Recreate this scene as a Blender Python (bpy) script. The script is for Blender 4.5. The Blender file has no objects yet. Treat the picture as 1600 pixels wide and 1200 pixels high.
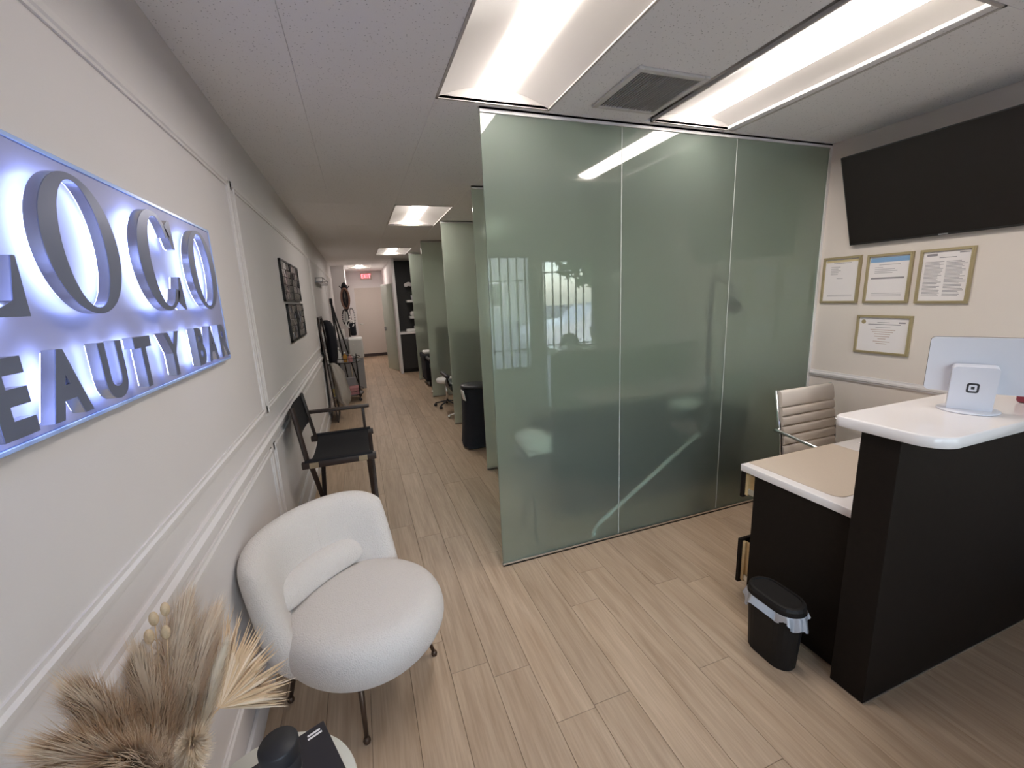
import bpy, bmesh, math, random
import numpy as np
from mathutils import Matrix, Vector

random.seed(7)
rng = np.random.default_rng(7)
PI = math.pi
scene = bpy.context.scene
C = scene.collection

# ------------------------------------------------------------------ camera
CAM_H = 1.6953
YAW, PITCH, ROLL = 0.3363, 0.2039, -0.0437
F_PX = 661.36
d = Vector((math.sin(YAW)*math.cos(PITCH), math.cos(YAW)*math.cos(PITCH), -math.sin(PITCH)))
r = Vector((math.cos(YAW), -math.sin(YAW), 0))
u = r.cross(d)
r2 = math.cos(ROLL)*r + math.sin(ROLL)*u
u2 = -math.sin(ROLL)*r + math.cos(ROLL)*u
cam_data = bpy.data.cameras.new('camera')
cam_data.sensor_width = 36.0
cam_data.lens = F_PX/1600*36.0
cam_data.clip_start = 0.02
cam = bpy.data.objects.new('camera', cam_data)
C.objects.link(cam)
cam.matrix_world = Matrix(((r2.x, u2.x, -d.x, 0), (r2.y, u2.y, -d.y, 0), (r2.z, u2.z, -d.z, CAM_H), (0, 0, 0, 1)))
scene.camera = cam

# ------------------------------------------------------------------ world, exposure
scene.view_settings.view_transform = 'Standard'
scene.view_settings.look = 'None'
scene.view_settings.gamma = 1.0
scene.view_settings.use_curve_mapping = False
scene.view_settings.exposure = 1.18
try:
    scene.cycles.use_denoising = True
    scene.cycles.max_bounces = 9
    scene.cycles.diffuse_bounces = 6
    scene.cycles.glossy_bounces = 5
    scene.cycles.transmission_bounces = 8
    scene.cycles.transparent_max_bounces = 12
    scene.cycles.sample_clamp_indirect = 6.0
    scene.cycles.caustics_reflective = False
    scene.cycles.caustics_refractive = True
except Exception:
    pass
SKY_STRENGTH = 1.2
world = bpy.data.worlds.new('sky')
scene.world = world
world.use_nodes = True
wn, wl = world.node_tree.nodes, world.node_tree.links
wn.clear()
sky = wn.new('ShaderNodeTexSky')
sky.sky_type = 'NISHITA'
sky.sun_disc = False
sky.sun_elevation = math.radians(42)
sky.sun_rotation = math.radians(20)
sky.air_density = 1.0
sky.dust_density = 1.0
hsv = wn.new('ShaderNodeHueSaturation'); hsv.inputs['Saturation'].default_value = 0.55
bg = wn.new('ShaderNodeBackground'); bg.inputs['Strength'].default_value = SKY_STRENGTH
out = wn.new('ShaderNodeOutputWorld')
wl.new(sky.outputs[0], hsv.inputs['Color']); wl.new(hsv.outputs[0], bg.inputs['Color']); wl.new(bg.outputs[0], out.inputs['Surface'])

TUBE = 11.5          # ceiling light diffuser emission
LED = 3.2           # halo leds behind the sign letters

# ------------------------------------------------------------------ key dimensions (metres)
XL, XR = -0.559, 3.315
YF, YE = -0.82, 14.30
H = 2.66
G = 2.332           # front glass partition
GX = 0.70

# ------------------------------------------------------------------ materials
def new_mat(name):
    m = bpy.data.materials.new(name); m.use_nodes = True
    nt = m.node_tree
    return m, nt, nt.nodes, nt.links, nt.nodes['Principled BSDF']

def pmat(name, col, rough=0.5, metal=0.0, noise=None, bump=None, spec=0.5, coat=0.0, stretch=None, trans=0.0, ior=1.45, sheen=0.0, emit=None):
    """procedural principled material; noise=(scale, amount), bump=(scale, strength, distance)"""
    m, nt, N, L, b = new_mat(name)
    b.inputs['Base Color'].default_value = (*col, 1)
    b.inputs['Roughness'].default_value = rough
    b.inputs['Metallic'].default_value = metal
    b.inputs['Specular IOR Level'].default_value = spec
    b.inputs['Coat Weight'].default_value = coat
    b.inputs['Transmission Weight'].default_value = trans
    b.inputs['IOR'].default_value = ior
    if sheen: b.inputs['Sheen Weight'].default_value = sheen
    if emit:
        b.inputs['Emission Color'].default_value = (*emit[0], 1); b.inputs['Emission Strength'].default_value = emit[1]
    if noise or bump:
        tc = N.new('ShaderNodeTexCoord'); src = tc.outputs['Object']
        if stretch:
            mp = N.new('ShaderNodeMapping'); mp.inputs['Scale'].default_value = stretch
            L.new(src, mp.inputs['Vector']); src = mp.outputs[0]
    if noise:
        n = N.new('ShaderNodeTexNoise'); n.inputs['Scale'].default_value = noise[0]; n.inputs['Detail'].default_value = 5
        L.new(src, n.inputs['Vector'])
        mx = N.new('ShaderNodeMix'); mx.data_type = 'RGBA'
        a = noise[1]
        mx.inputs[6].default_value = (*[max(0, c*(1-a)) for c in col], 1)
        mx.inputs[7].default_value = (*[min(1, c*(1+a)) for c in col], 1)
        L.new(n.outputs['Fac'], mx.inputs[0]); L.new(mx.outputs[2], b.inputs['Base Color'])
    if bump:
        n2 = N.new('ShaderNodeTexNoise'); n2.inputs['Scale'].default_value = bump[0]; n2.inputs['Detail'].default_value = 3
        L.new(src, n2.inputs['Vector'])
        bp = N.new('ShaderNodeBump'); bp.inputs['Strength'].default_value = bump[1]; bp.inputs['Distance'].default_value = bump[2] if len(bump) > 2 else 0.002
        L.new(n2.outputs['Fac'], bp.inputs['Height']); L.new(bp.outputs[0], b.inputs['Normal'])
    return m

def emat(name, col, strength):
    m, nt, N, L, b = new_mat(name)
    b.inputs['Base Color'].default_value = (0.9, 0.9, 0.9, 1)
    b.inputs['Emission Color'].default_value = (*col, 1)
    b.inputs['Emission Strength'].default_value = strength
    return m

def wood_floor_mat():
    m, nt, N, L, b = new_mat('oak_plank')
    tc = N.new('ShaderNodeTexCoord'); oi = N.new('ShaderNodeObjectInfo')
    mul = N.new('ShaderNodeVectorMath'); mul.operation = 'SCALE'; mul.inputs['Scale'].default_value = 37.0
    cmb = N.new('ShaderNodeCombineXYZ')
    for i in range(3): L.new(oi.outputs['Random'], cmb.inputs[i])
    L.new(cmb.outputs[0], mul.inputs[0])
    add = N.new('ShaderNodeVectorMath'); add.operation = 'ADD'
    L.new(tc.outputs['Object'], add.inputs[0]); L.new(mul.outputs[0], add.inputs[1])
    mp = N.new('ShaderNodeMapping'); mp.inputs['Scale'].default_value = (14, 1.1, 14)
    L.new(add.outputs[0], mp.inputs['Vector'])
    n = N.new('ShaderNodeTexNoise'); n.inputs['Scale'].default_value = 1.6; n.inputs['Detail'].default_value = 6; n.inputs['Distortion'].default_value = 0.6
    L.new(mp.outputs[0], n.inputs['Vector'])
    mp2 = N.new('ShaderNodeMapping'); mp2.inputs['Scale'].default_value = (120, 5, 60)
    L.new(add.outputs[0], mp2.inputs['Vector'])
    n2 = N.new('ShaderNodeTexNoise'); n2.inputs['Scale'].default_value = 1.0; n2.inputs['Detail'].default_value = 4
    L.new(mp2.outputs[0], n2.inputs['Vector'])
    cr = N.new('ShaderNodeValToRGB')
    cr.color_ramp.elements[0].position = 0.30; cr.color_ramp.elements[0].color = (0.455, 0.325, 0.218, 1)
    cr.color_ramp.elements[1].position = 0.72; cr.color_ramp.elements[1].color = (0.60, 0.457, 0.328, 1)
    L.new(n.outputs['Fac'], cr.inputs['Fac'])
    cr2 = N.new('ShaderNodeValToRGB')
    cr2.color_ramp.elements[0].position = 0.35; cr2.color_ramp.elements[0].color = (0.86, 0.85, 0.84, 1)
    cr2.color_ramp.elements[1].position = 0.65; cr2.color_ramp.elements[1].color = (1, 1, 1, 1)
    L.new(n2.outputs['Fac'], cr2.inputs['Fac'])
    mx = N.new('ShaderNodeMix'); mx.data_type = 'RGBA'; mx.blend_type = 'MULTIPLY'; mx.inputs[0].default_value = 1.0
    L.new(cr.outputs[0], mx.inputs[6]); L.new(cr2.outputs[0], mx.inputs[7])
    hs = N.new('ShaderNodeHueSaturation')
    mr = N.new('ShaderNodeMapRange'); mr.inputs['To Min'].default_value = 0.92; mr.inputs['To Max'].default_value = 1.08
    L.new(oi.outputs['Random'], mr.inputs['Value']); L.new(mr.outputs[0], hs.inputs['Value'])
    L.new(mx.outputs[2], hs.inputs['Color']); L.new(hs.outputs[0], b.inputs['Base Color'])
    b.inputs['Roughness'].default_value = 0.42
    b.inputs['Specular IOR Level'].default_value = 0.45
    bp = N.new('ShaderNodeBump'); bp.inputs['Strength'].default_value = 0.12; bp.inputs['Distance'].default_value = 0.001
    L.new(n2.outputs['Fac'], bp.inputs['Height']); L.new(bp.outputs[0], b.inputs['Normal'])
    return m

def tile_mat():
    m, nt, N, L, b = new_mat('acoustic_tile')
    tc = N.new('ShaderNodeTexCoord')
    v = N.new('ShaderNodeTexVoronoi'); v.inputs['Scale'].default_value = 70
    L.new(tc.outputs['Object'], v.inputs['Vector'])
    cr = N.new('ShaderNodeValToRGB')
    cr.color_ramp.elements[0].position = 0.10; cr.color_ramp.elements[0].color = (0.45, 0.44, 0.44, 1)
    cr.color_ramp.elements[1].position = 0.20; cr.color_ramp.elements[1].color = (0.87, 0.86, 0.86, 1)
    L.new(v.outputs['Distance'], cr.inputs['Fac']); L.new(cr.outputs[0], b.inputs['Base Color'])
    b.inputs['Roughness'].default_value = 0.9
    return m

def frosted_mat(name, tint, diff, rough=0.28, dmix=0.21, refl=1.0):
    """etched glass: sharp reflection on the polished face, blurred view through, a little milky scatter"""
    m, nt, N, L, b = new_mat(name)
    N.remove(b)
    o = N['Material Output']
    rf = N.new('ShaderNodeBsdfRefraction'); rf.inputs['Color'].default_value = (*tint, 1); rf.inputs['Roughness'].default_value = rough; rf.inputs['IOR'].default_value = 1.30
    df = N.new('ShaderNodeBsdfDiffuse'); df.inputs['Color'].default_value = (*diff, 1)
    tl = N.new('ShaderNodeBsdfTranslucent'); tl.inputs['Color'].default_value = (*diff, 1)
    m1 = N.new('ShaderNodeMixShader'); m1.inputs[0].default_value = 0.5
    L.new(df.outputs[0], m1.inputs[1]); L.new(tl.outputs[0], m1.inputs[2])
    m2 = N.new('ShaderNodeMixShader'); m2.inputs[0].default_value = dmix
    L.new(rf.outputs[0], m2.inputs[1]); L.new(m1.outputs[0], m2.inputs[2])
    gl = N.new('ShaderNodeBsdfGlossy'); gl.inputs['Roughness'].default_value = 0.02; gl.inputs['Color'].default_value = (refl, refl, refl, 1)
    fr = N.new('ShaderNodeFresnel'); fr.inputs['IOR'].default_value = 1.60
    ge = N.new('ShaderNodeNewGeometry')
    inv = N.new('ShaderNodeMath'); inv.operation = 'SUBTRACT'; inv.inputs[0].default_value = 1.0
    L.new(ge.outputs['Backfacing'], inv.inputs[1])
    fm = N.new('ShaderNodeMath'); fm.operation = 'MULTIPLY'
    L.new(fr.outputs[0], fm.inputs[0]); L.new(inv.outputs[0], fm.inputs[1])
    m3 = N.new('ShaderNodeMixShader')
    L.new(fm.outputs[0], m3.inputs[0]); L.new(m2.outputs[0], m3.inputs[1]); L.new(gl.outputs[0], m3.inputs[2])
    L.new(m3.outputs[0], o.inputs['Surface'])
    return m

def clear_glass_mat(name, tint=(0.95, 0.98, 0.97)):
    m, nt, N, L, b = new_mat(name)
    N.remove(b)
    o = N['Material Output']
    tr = N.new('ShaderNodeBsdfTransparent'); tr.inputs['Color'].default_value = (*tint, 1)
    gl = N.new('ShaderNodeBsdfGlossy'); gl.inputs['Roughness'].default_value = 0.01
    fr = N.new('ShaderNodeFresnel'); fr.inputs['IOR'].default_value = 1.45
    mx = N.new('ShaderNodeMixShader')
    L.new(fr.outputs[0], mx.inputs[0]); L.new(tr.outputs[0], mx.inputs[1]); L.new(gl.outputs[0], mx.inputs[2])
    L.new(mx.outputs[0], o.inputs['Surface'])
    return m

MAT = dict(
    wall=pmat('wall_paint', (0.73, 0.70, 0.70), 0.75, bump=(220, 0.35, 0.0012), noise=(3, 0.02)),
    wall_r=pmat('wall_paint_beige', (0.75, 0.68, 0.62), 0.75, bump=(220, 0.35, 0.0012), noise=(3, 0.02)),
    trim=pmat('trim_paint', (0.735, 0.705, 0.70), 0.55),
    plank=wood_floor_mat(),
    subfloor=pmat('subfloor', (0.20, 0.15, 0.11), 0.9, noise=(5, 0.1)),
    tile=tile_mat(),
    slab=pmat('ceiling_slab', (0.6, 0.58, 0.57), 0.9, noise=(4, 0.1)),
    troffer=pmat('white_enamel', (0.52, 0.49, 0.465), 0.55),
    tube=emat('light_diffuser', (1.0, 0.925, 0.86), TUBE),
    vent=pmat('vent_paint', (0.62, 0.60, 0.58), 0.5),
    vent_dark=pmat('vent_dark', (0.26, 0.25, 0.24), 0.8, noise=(9, 0.1)),
    frost=frosted_mat('frosted_green_glass', (0.87, 0.94, 0.89), (0.60, 0.68, 0.61)),
    frost2=frosted_mat('frosted_green_glass_inner', (0.84, 0.90, 0.84), (0.80, 0.85, 0.76), 0.30, 0.42),
    alu=pmat('brushed_aluminium', (0.78, 0.78, 0.76), 0.3, 1.0, bump=(300, 0.05)),
    chrome=pmat('chrome', (0.85, 0.85, 0.85), 0.08, 1.0),
    steel=pmat('letter_side_steel', (0.50, 0.50, 0.53), 0.25, 0.9, noise=(30, 0.06)),
    face=pmat('letter_face_steel', (0.27, 0.30, 0.44), 0.30, 0.5, noise=(6, 0.04)),
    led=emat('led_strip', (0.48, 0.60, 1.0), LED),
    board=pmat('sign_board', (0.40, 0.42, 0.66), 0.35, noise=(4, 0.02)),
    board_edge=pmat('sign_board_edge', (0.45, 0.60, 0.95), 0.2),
    black=pmat('desk_laminate', (0.013, 0.0095, 0.0075), 0.55, noise=(40, 0.25), bump=(160, 0.06), spec=0.13),
    quartz=pmat('white_quartz', (0.80, 0.75, 0.74), 0.12, noise=(2.2, 0.05)),
    ply=pmat('birch_plywood', (0.60, 0.43, 0.22), 0.5, noise=(9, 0.18), stretch=(1, 1, 9)),
    mat_=pmat('desk_mat_leather', (0.60, 0.50, 0.41), 0.5, noise=(200, 0.06), bump=(400, 0.1)),
    tv=pmat('tv_screen', (0.018, 0.015, 0.014), 0.25),
    tvb=pmat('tv_bezel', (0.02, 0.02, 0.02), 0.4),
    gold=pmat('frame_gold', (0.46, 0.38, 0.22), 0.4, 0.35, noise=(20, 0.1)),
    paper=pmat('paper', (0.84, 0.80, 0.80), 0.7, noise=(12, 0.02)),
    ink=pmat('print_grey', (0.30, 0.28, 0.30), 0.8),
    ink_brown=pmat('print_brown', (0.45, 0.30, 0.24), 0.8),
    blue=pmat('print_blue', (0.25, 0.42, 0.66), 0.7),
    goldprint=pmat('print_gold', (0.62, 0.52, 0.30), 0.7),
    pos=pmat('white_plastic', (0.66, 0.66, 0.72), 0.3),
    dark=pmat('dark_plastic', (0.03, 0.03, 0.035), 0.4, noise=(60, 0.1)),
    maroon=pmat('maroon_plastic', (0.25, 0.03, 0.05), 0.4),
    bin=pmat('bin_plastic', (0.014, 0.012, 0.011), 0.55, noise=(80, 0.15), bump=(240, 0.06), spec=0.25),
    cream=pmat('cream_leather', (0.80, 0.71, 0.62), 0.45, bump=(240, 0.12), noise=(8, 0.04)),
    boucle=pmat('boucle', (0.73, 0.675, 0.63), 0.95, noise=(260, 0.10), bump=(190, 0.9, 0.006), sheen=0.25),
    bronze=pmat('bronze_leg', (0.10, 0.065, 0.045), 0.4, 0.6),
    dwood=pmat('dark_wood', (0.035, 0.022, 0.018), 0.45, noise=(30, 0.3), stretch=(1, 1, 6)),
    canvas=pmat('black_canvas', (0.014, 0.013, 0.015), 0.9, bump=(500, 0.3), noise=(60, 0.2)),
    brass=pmat('brass_hinge', (0.45, 0.36, 0.24), 0.4, 0.7),
    pampas=pmat('pampas', (0.74, 0.60, 0.46), 0.95, noise=(30, 0.18)),
    pampas2=pmat('pampas_pale', (0.82, 0.70, 0.55), 0.95, noise=(30, 0.15)),
    palm=pmat('dried_palm', (0.62, 0.45, 0.29), 0.8, noise=(25, 0.3)),
    bunny=pmat('bunny_tail', (0.62, 0.47, 0.31), 0.95, noise=(90, 0.25), bump=(200, 0.8)),
    ceramic=pmat('white_ceramic', (0.80, 0.78, 0.82), 0.25),
    table=pmat('white_lacquer', (0.72, 0.72, 0.66), 0.3),
    black_m=pmat('black_metal', (0.02, 0.02, 0.02), 0.4, 0.4),
    jar=pmat('charcoal_jar', (0.022, 0.022, 0.026), 0.5, noise=(30, 0.1)),
    book=pmat('black_cover', (0.025, 0.022, 0.025), 0.4, noise=(20, 0.1)),
    pages=pmat('book_pages', (0.85, 0.83, 0.80), 0.8, noise=(120, 0.05), stretch=(1, 1, 30)),
    door=pmat('door_paint', (0.62, 0.56, 0.51), 0.5, noise=(3, 0.02)),
    kick=pmat('dark_kick', (0.06, 0.045, 0.045), 0.5),
    red=emat('exit_red', (1.0, 0.05, 0.08), 2.5),
    signw=pmat('exit_sign_case', (0.55, 0.50, 0.47), 0.5),
    kitchen=pmat('charcoal_cabinet', (0.030, 0.028, 0.028), 0.5, noise=(30, 0.15)),
    white=pmat('white_satin', (0.82, 0.80, 0.78), 0.5),
    towel=pmat('white_towel', (0.84, 0.82, 0.79), 0.95, bump=(300, 0.6, 0.003)),
    leaf=pmat('leaf', (0.06, 0.14, 0.05), 0.5, noise=(10, 0.3)),
    petal=pmat('petal', (0.85, 0.80, 0.80), 0.6),
    mosaic=pmat('smoked_mosaic', (0.17, 0.15, 0.15), 0.25, 0.5, noise=(70, 0.7), bump=(60, 0.5, 0.004)),
    mirror=pmat('mirror', (0.70, 0.72, 0.72), 0.03, 1.0),
    gown=pmat('black_gown', (0.014, 0.015, 0.022), 0.85, bump=(25, 0.6, 0.01), noise=(20, 0.2)),
    bag=pmat('clear_plastic', (0.70, 0.64, 0.58), 0.3, trans=0.5, bump=(30, 0.7, 0.01)),
    liner=pmat('bin_liner', (0.80, 0.82, 0.88), 0.25, trans=0.45, bump=(45, 0.6, 0.006)),
    peg=pmat('hair_brown', (0.20, 0.10, 0.07), 0.6, noise=(60, 0.4)),
    pink=pmat('pink_box', (0.60, 0.28, 0.28), 0.5, noise=(40, 0.3)),
    amber=pmat('amber_bottle', (0.55, 0.28, 0.06), 0.25),
    yellow=pmat('yellow_box', (0.62, 0.48, 0.14), 0.5, noise=(40, 0.3)),
    grey=pmat('grey_plastic', (0.36, 0.35, 0.36), 0.5),
    chair_g=pmat('dark_vinyl', (0.022, 0.040, 0.036), 0.4, bump=(120, 0.1)),
    asphalt=pmat('asphalt', (0.27, 0.27, 0.28), 0.9, noise=(12, 0.2), bump=(80, 0.3, 0.01)),
    carw=pmat('car_white', (0.86, 0.87, 0.90), 0.2, coat=0.5),
    carglass=pmat('car_glass', (0.05, 0.07, 0.08), 0.06),
    tyre=pmat('tyre', (0.02, 0.02, 0.02), 0.8, bump=(60, 0.2)),
    foliage=pmat('foliage', (0.10, 0.17, 0.07), 0.8, noise=(7, 0.5)),
    bark=pmat('bark', (0.16, 0.12, 0.09), 0.9, noise=(14, 0.3)),
    stucco=pmat('pale_stucco', (0.42, 0.43, 0.41), 0.9, noise=(3, 0.05)),
    pane=clear_glass_mat('clear_pane'),
    joint=pmat('glass_joint', (0.80, 0.84, 0.80), 0.4),
)

# ------------------------------------------------------------------ mesh helpers
WM = {}     # world matrix of every object (by name), so that parts can be written in world coordinates

class MB:
    """collects geometry, then build() links it as ONE mesh object"""
    def __init__(s):
        s.v, s.f, s.sm = [], [], []
    def add(s, verts, faces, smooth=False):
        o = len(s.v)
        s.v += [tuple(map(float, q)) for q in verts]
        s.f += [tuple(i+o for i in f) for f in faces]
        s.sm += [smooth]*len(faces)
        return s
    def from_bm(s, bm, smooth=False):
        bm.verts.ensure_lookup_table(); bm.verts.index_update()
        s.add([v.co[:] for v in bm.verts], [[v.index for v in f.verts] for f in bm.faces], smooth)
        bm.free(); return s
    def box(s, x0, x1, y0, y1, z0, z1, bevel=0.0, seg=2, M=None):
        bm = bmesh.new()
        bmesh.ops.create_cube(bm, size=1.0)
        for v in bm.verts:
            v.co = Vector(((x0+x1)/2+v.co.x*(x1-x0), (y0+y1)/2+v.co.y*(y1-y0), (z0+z1)/2+v.co.z*(z1-z0)))
        if bevel > 0:
            bevel = min(bevel, 0.49*min(abs(x1-x0), abs(y1-y0), abs(z1-z0)))
            bmesh.ops.bevel(bm, geom=bm.edges[:], offset=bevel, segments=seg, profile=0.5, affect='EDGES')
        if M is not None: bm.transform(M)
        return s.from_bm(bm, bevel > 0 and seg > 1)
    def obox(s, c, ax, ay, az, sx, sy, sz, bevel=0.0, seg=2):
        """oriented box: centre c, unit axes, full sizes"""
        ax, ay, az = Vector(ax).normalized(), Vector(ay).normalized(), Vector(az).normalized()
        M = Matrix(((ax.x, ay.x, az.x, c[0]), (ax.y, ay.y, az.y, c[1]), (ax.z, ay.z, az.z, c[2]), (0, 0, 0, 1)))
        return s.box(-sx/2, sx/2, -sy/2, sy/2, -sz/2, sz/2, bevel, seg, M)
    def bar(s, a, b, w, h=None, up=(0, 0, 1), bevel=0.0):
        """rectangular bar from a to b"""
        a, b = Vector(a), Vector(b); h = h or w
        az = (b-a).normalized(); ux = Vector(up).cross(az)
        if ux.length < 1e-4: ux = Vector((1, 0, 0)).cross(az)
        ux.normalize(); uy = az.cross(ux)
        return s.obox((a+b)/2, ux, uy, az, w, h, (b-a).length, bevel)
    def tube(s, pts, rad, n=10, cap=True, closed=False):
        pts = [Vector(q) for q in pts]
        if not hasattr(rad, '__len__'): rad = [rad]*len(pts)
        rings = []; prev = None
        for i, q in enumerate(pts):
            if closed: t = (pts[(i+1) % len(pts)]-pts[i-1])
            else: t = (pts[min(i+1, len(pts)-1)]-pts[max(i-1, 0)])
            t.normalize()
            if prev is None:
                a = t.orthogonal().normalized()
            else:
                a = (prev - t*prev.dot(t)).normalized()
            prev = a; b = t.cross(a)
            rings.append([q+rad[i]*(math.cos(2*PI*k/n)*a+math.sin(2*PI*k/n)*b) for k in range(n)])
        V = [v for rg in rings for v in rg]; F = []
        m = len(rings)
        for i in range(m if closed else m-1):
            for k in range(n):
                F.append((i*n+k, i*n+(k+1) % n, ((i+1) % m)*n+(k+1) % n, ((i+1) % m)*n+k))
        if cap and not closed:
            F.append(tuple(range(n-1, -1, -1))); F.append(tuple((m-1)*n+k for k in range(n)))
        return s.add(V, F, True)
    def lathe(s, prof, c=(0, 0, 0), n=24, sx=1.0, sy=1.0, cap=True, rot=0.0):
        """profile [(radius, z)] revolved about the vertical through c"""
        V = []; F = []
        for (rr, z) in prof:
            for k in range(n):
                a = 2*PI*k/n
                x, y = rr*math.cos(a)*sx, rr*math.sin(a)*sy
                V.append((c[0]+x*math.cos(rot)-y*math.sin(rot), c[1]+x*math.sin(rot)+y*math.cos(rot), c[2]+z))
        m = len(prof)
        for i in range(m-1):
            for k in range(n):
                F.append((i*n+k, i*n+(k+1) % n, (i+1)*n+(k+1) % n, (i+1)*n+k))
        if cap:
            F.append(tuple(range(n-1, -1, -1))); F.append(tuple((m-1)*n+k for k in range(n)))
        return s.add(V, F, True)
    def prism(s, poly, M, depth, smooth=False):
        """2d polygon extruded along local +z by depth; M maps local to world"""
        n = len(poly)
        V = [M @ Vector((x, y, 0)) for x, y in poly]+[M @ Vector((x, y, depth)) for x, y in poly]
        F = [tuple(range(n-1, -1, -1)), tuple(range(n, 2*n))]+[(i, (i+1) % n, n+(i+1) % n, n+i) for i in range(n)]
        return s.add(V, F, smooth)
    def strip(s, outer, inner, M, depth, closed=True):
        """ring between two 2d outlines, extruded"""
        n = len(outer); V = []
        for z in (0, depth):
            V += [M @ Vector((x, y, z)) for x, y in outer]; V += [M @ Vector((x, y, z)) for x, y in inner]
        F = []
        for i in range(n if closed else n-1):
            j = (i+1) % n
            F += [(j, i, n+i, n+j), (2*n+i, 2*n+j, 3*n+j, 3*n+i), (i, j, 2*n+j, 2*n+i), (n+j, n+i, 3*n+i, 3*n+j)]
        if not closed:
            for i in (0, n-1): F.append((i, 2*n+i, 3*n+i, n+i))
        return s.add(V, F, False)
    def grid(s, fn, nu, nv, closed_u=False, smooth=True):
        V = [fn(i/(nu if closed_u else nu-1), j/(nv-1)) for j in range(nv) for i in range(nu)]
        F = []
        for j in range(nv-1):
            for i in range(nu if closed_u else nu-1):
                k = (i+1) % nu
                F.append((j*nu+i, j*nu+k, (j+1)*nu+k, (j+1)*nu+i))
        return s.add(V, F, smooth)
    def ellipsoid(s, c, rx, ry, rz, n=16, m=10, M=None):
        V = []; F = []
        for j in range(m+1):
            ph = -PI/2+PI*j/m
            for i in range(n):
                a = 2*PI*i/n
                q = Vector((rx*math.cos(ph)*math.cos(a), ry*math.cos(ph)*math.sin(a), rz*math.sin(ph)))
                if M is not None: q = M @ q
                V.append((c[0]+q.x, c[1]+q.y, c[2]+q.z))
        for j in range(m):
            for i in range(n):
                F.append((j*n+i, j*n+(i+1) % n, (j+1)*n+(i+1) % n, (j+1)*n+i))
        return s.add(V, F, True)
    def mesh(s, name):
        me = bpy.data.meshes.new(name)
        me.from_pydata(s.v, [], s.f)
        me.polygons.foreach_set('use_smooth', s.sm)
        bm = bmesh.new(); bm.from_mesh(me)
        bmesh.ops.remove_doubles(bm, verts=bm.verts, dist=1e-6)
        bmesh.ops.recalc_face_normals(bm, faces=bm.faces)
        bm.to_mesh(me); bm.free(); me.update()
        return me
    def build(s, name, mat, parent=None, local=False, fix=True):
        """world-coordinate geometry -> object; its origin is the parent's, or its own base centre"""
        if parent is None:
            a = np.array(s.v); c = (a.min(0)+a.max(0))/2; c[2] = a[:, 2].min()
            W = Matrix.Translation(Vector(c))
        else:
            W = WM[parent.name]
        if not local:
            inv = W.inverted(); s.v = [tuple(inv @ Vector(q)) for q in s.v]
        me = s.mesh(name)
        if isinstance(mat, (list, tuple)):
            for m in mat: me.materials.append(m)
        else: me.materials.append(mat)
        o = bpy.data.objects.new(name, me); C.objects.link(o)
        if parent is None: o.matrix_world = W
        else: o.parent = parent
        WM[o.name] = W
        return o

def tag(o, label, cat=None, group=None, kind=None):
    o['label'] = label
    if cat: o['category'] = cat
    if group: o['group'] = group
    if kind: o['kind'] = kind
    return o

def thing(name, label, cat, loc=(0, 0, 0), rz=0.0, group=None):
    o = bpy.data.objects.new(name, None); C.objects.link(o)
    o.empty_display_size = 0.05
    o.location = loc; o.rotation_euler = (0, 0, rz)
    WM[o.name] = Matrix.Translation(Vector(loc)) @ Matrix.Rotation(rz, 4, 'Z')
    return tag(o, label, cat, group)

def struct(name, mb, mat, label, parent=None):
    o = mb.build(name, mat, parent)
    if parent is None:
        o['kind'] = 'structure'; o['label'] = label
    return o

def copy_tree(o, parent=None):
    c = o.copy(); C.objects.link(c); c.parent = parent
    for ch in [x for x in bpy.data.objects if x.parent == o]: copy_tree(ch, c)
    return c

def text_verts(body, bold=0.0):
    """flat outline of a string in the built-in font, as verts + faces in its own plane"""
    cu = bpy.data.curves.new('t', 'FONT'); cu.body = body; cu.size = 1.0; cu.resolution_u = 4; cu.offset = bold
    ob = bpy.data.objects.new('t', cu); C.objects.link(ob)
    dg = bpy.context.evaluated_depsgraph_get()
    me = bpy.data.meshes.new_from_object(ob.evaluated_get(dg))
    V = np.array([v.co[:] for v in me.vertices]); F = [tuple(p.vertices) for p in me.polygons]
    bpy.data.objects.remove(ob); bpy.data.curves.remove(cu); bpy.data.meshes.remove(me)
    return V, F

def add_text(mb, body, M, x0, x1, y0, y1, depth=0.0004, bold=0.0, inset=0.0):
    """text fitted to the rectangle x0..x1, y0..y1 of M's plane and extruded by depth"""
    V, F = text_verts(body, bold)
    lo, hi = V[:, :2].min(0), V[:, :2].max(0)
    sc = np.array([(x1-x0)/(hi[0]-lo[0]), (y1-y0)/(hi[1]-lo[1])])
    P = (V[:, :2]-lo)*sc+np.array([x0, y0])
    # boundary edges get side walls
    cnt = {}
    for f in F:
        for a, b in zip(f, f[1:]+f[:1]): cnt[(a, b)] = 1
    n = len(P); faces = [tuple(i+n for i in f) for f in F]+[tuple(reversed(f)) for f in F]
    for (a, b) in cnt:
        if (b, a) not in cnt: faces.append((a, b, b+n, a+n))
    verts = [M @ Vector((q[0], q[1], 0)) for q in P]+[M @ Vector((q[0], q[1], depth)) for q in P]
    mb.add(verts, faces, False)
    return mb

def frame_matrix(o, ax, ay):
    ax, ay = Vector(ax).normalized(), Vector(ay).normalized(); az = ax.cross(ay)
    return Matrix(((ax.x, ay.x, az.x, o[0]), (ax.y, ay.y, az.y, o[1]), (ax.z, ay.z, az.z, o[2]), (0, 0, 0, 1)))

def rrect(w, h, r_, n=6, cx=0, cy=0):
    pts = []
    for (sx, sy, a0) in ((1, 1, 0), (-1, 1, PI/2), (-1, -1, PI), (1, -1, 3*PI/2)):
        for k in range(n+1):
            a = a0+PI/2*k/n
            pts.append((cx+sx*(w/2-r_)+r_*math.cos(a), cy+sy*(h/2-r_)+r_*math.sin(a)))
    return pts

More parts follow.
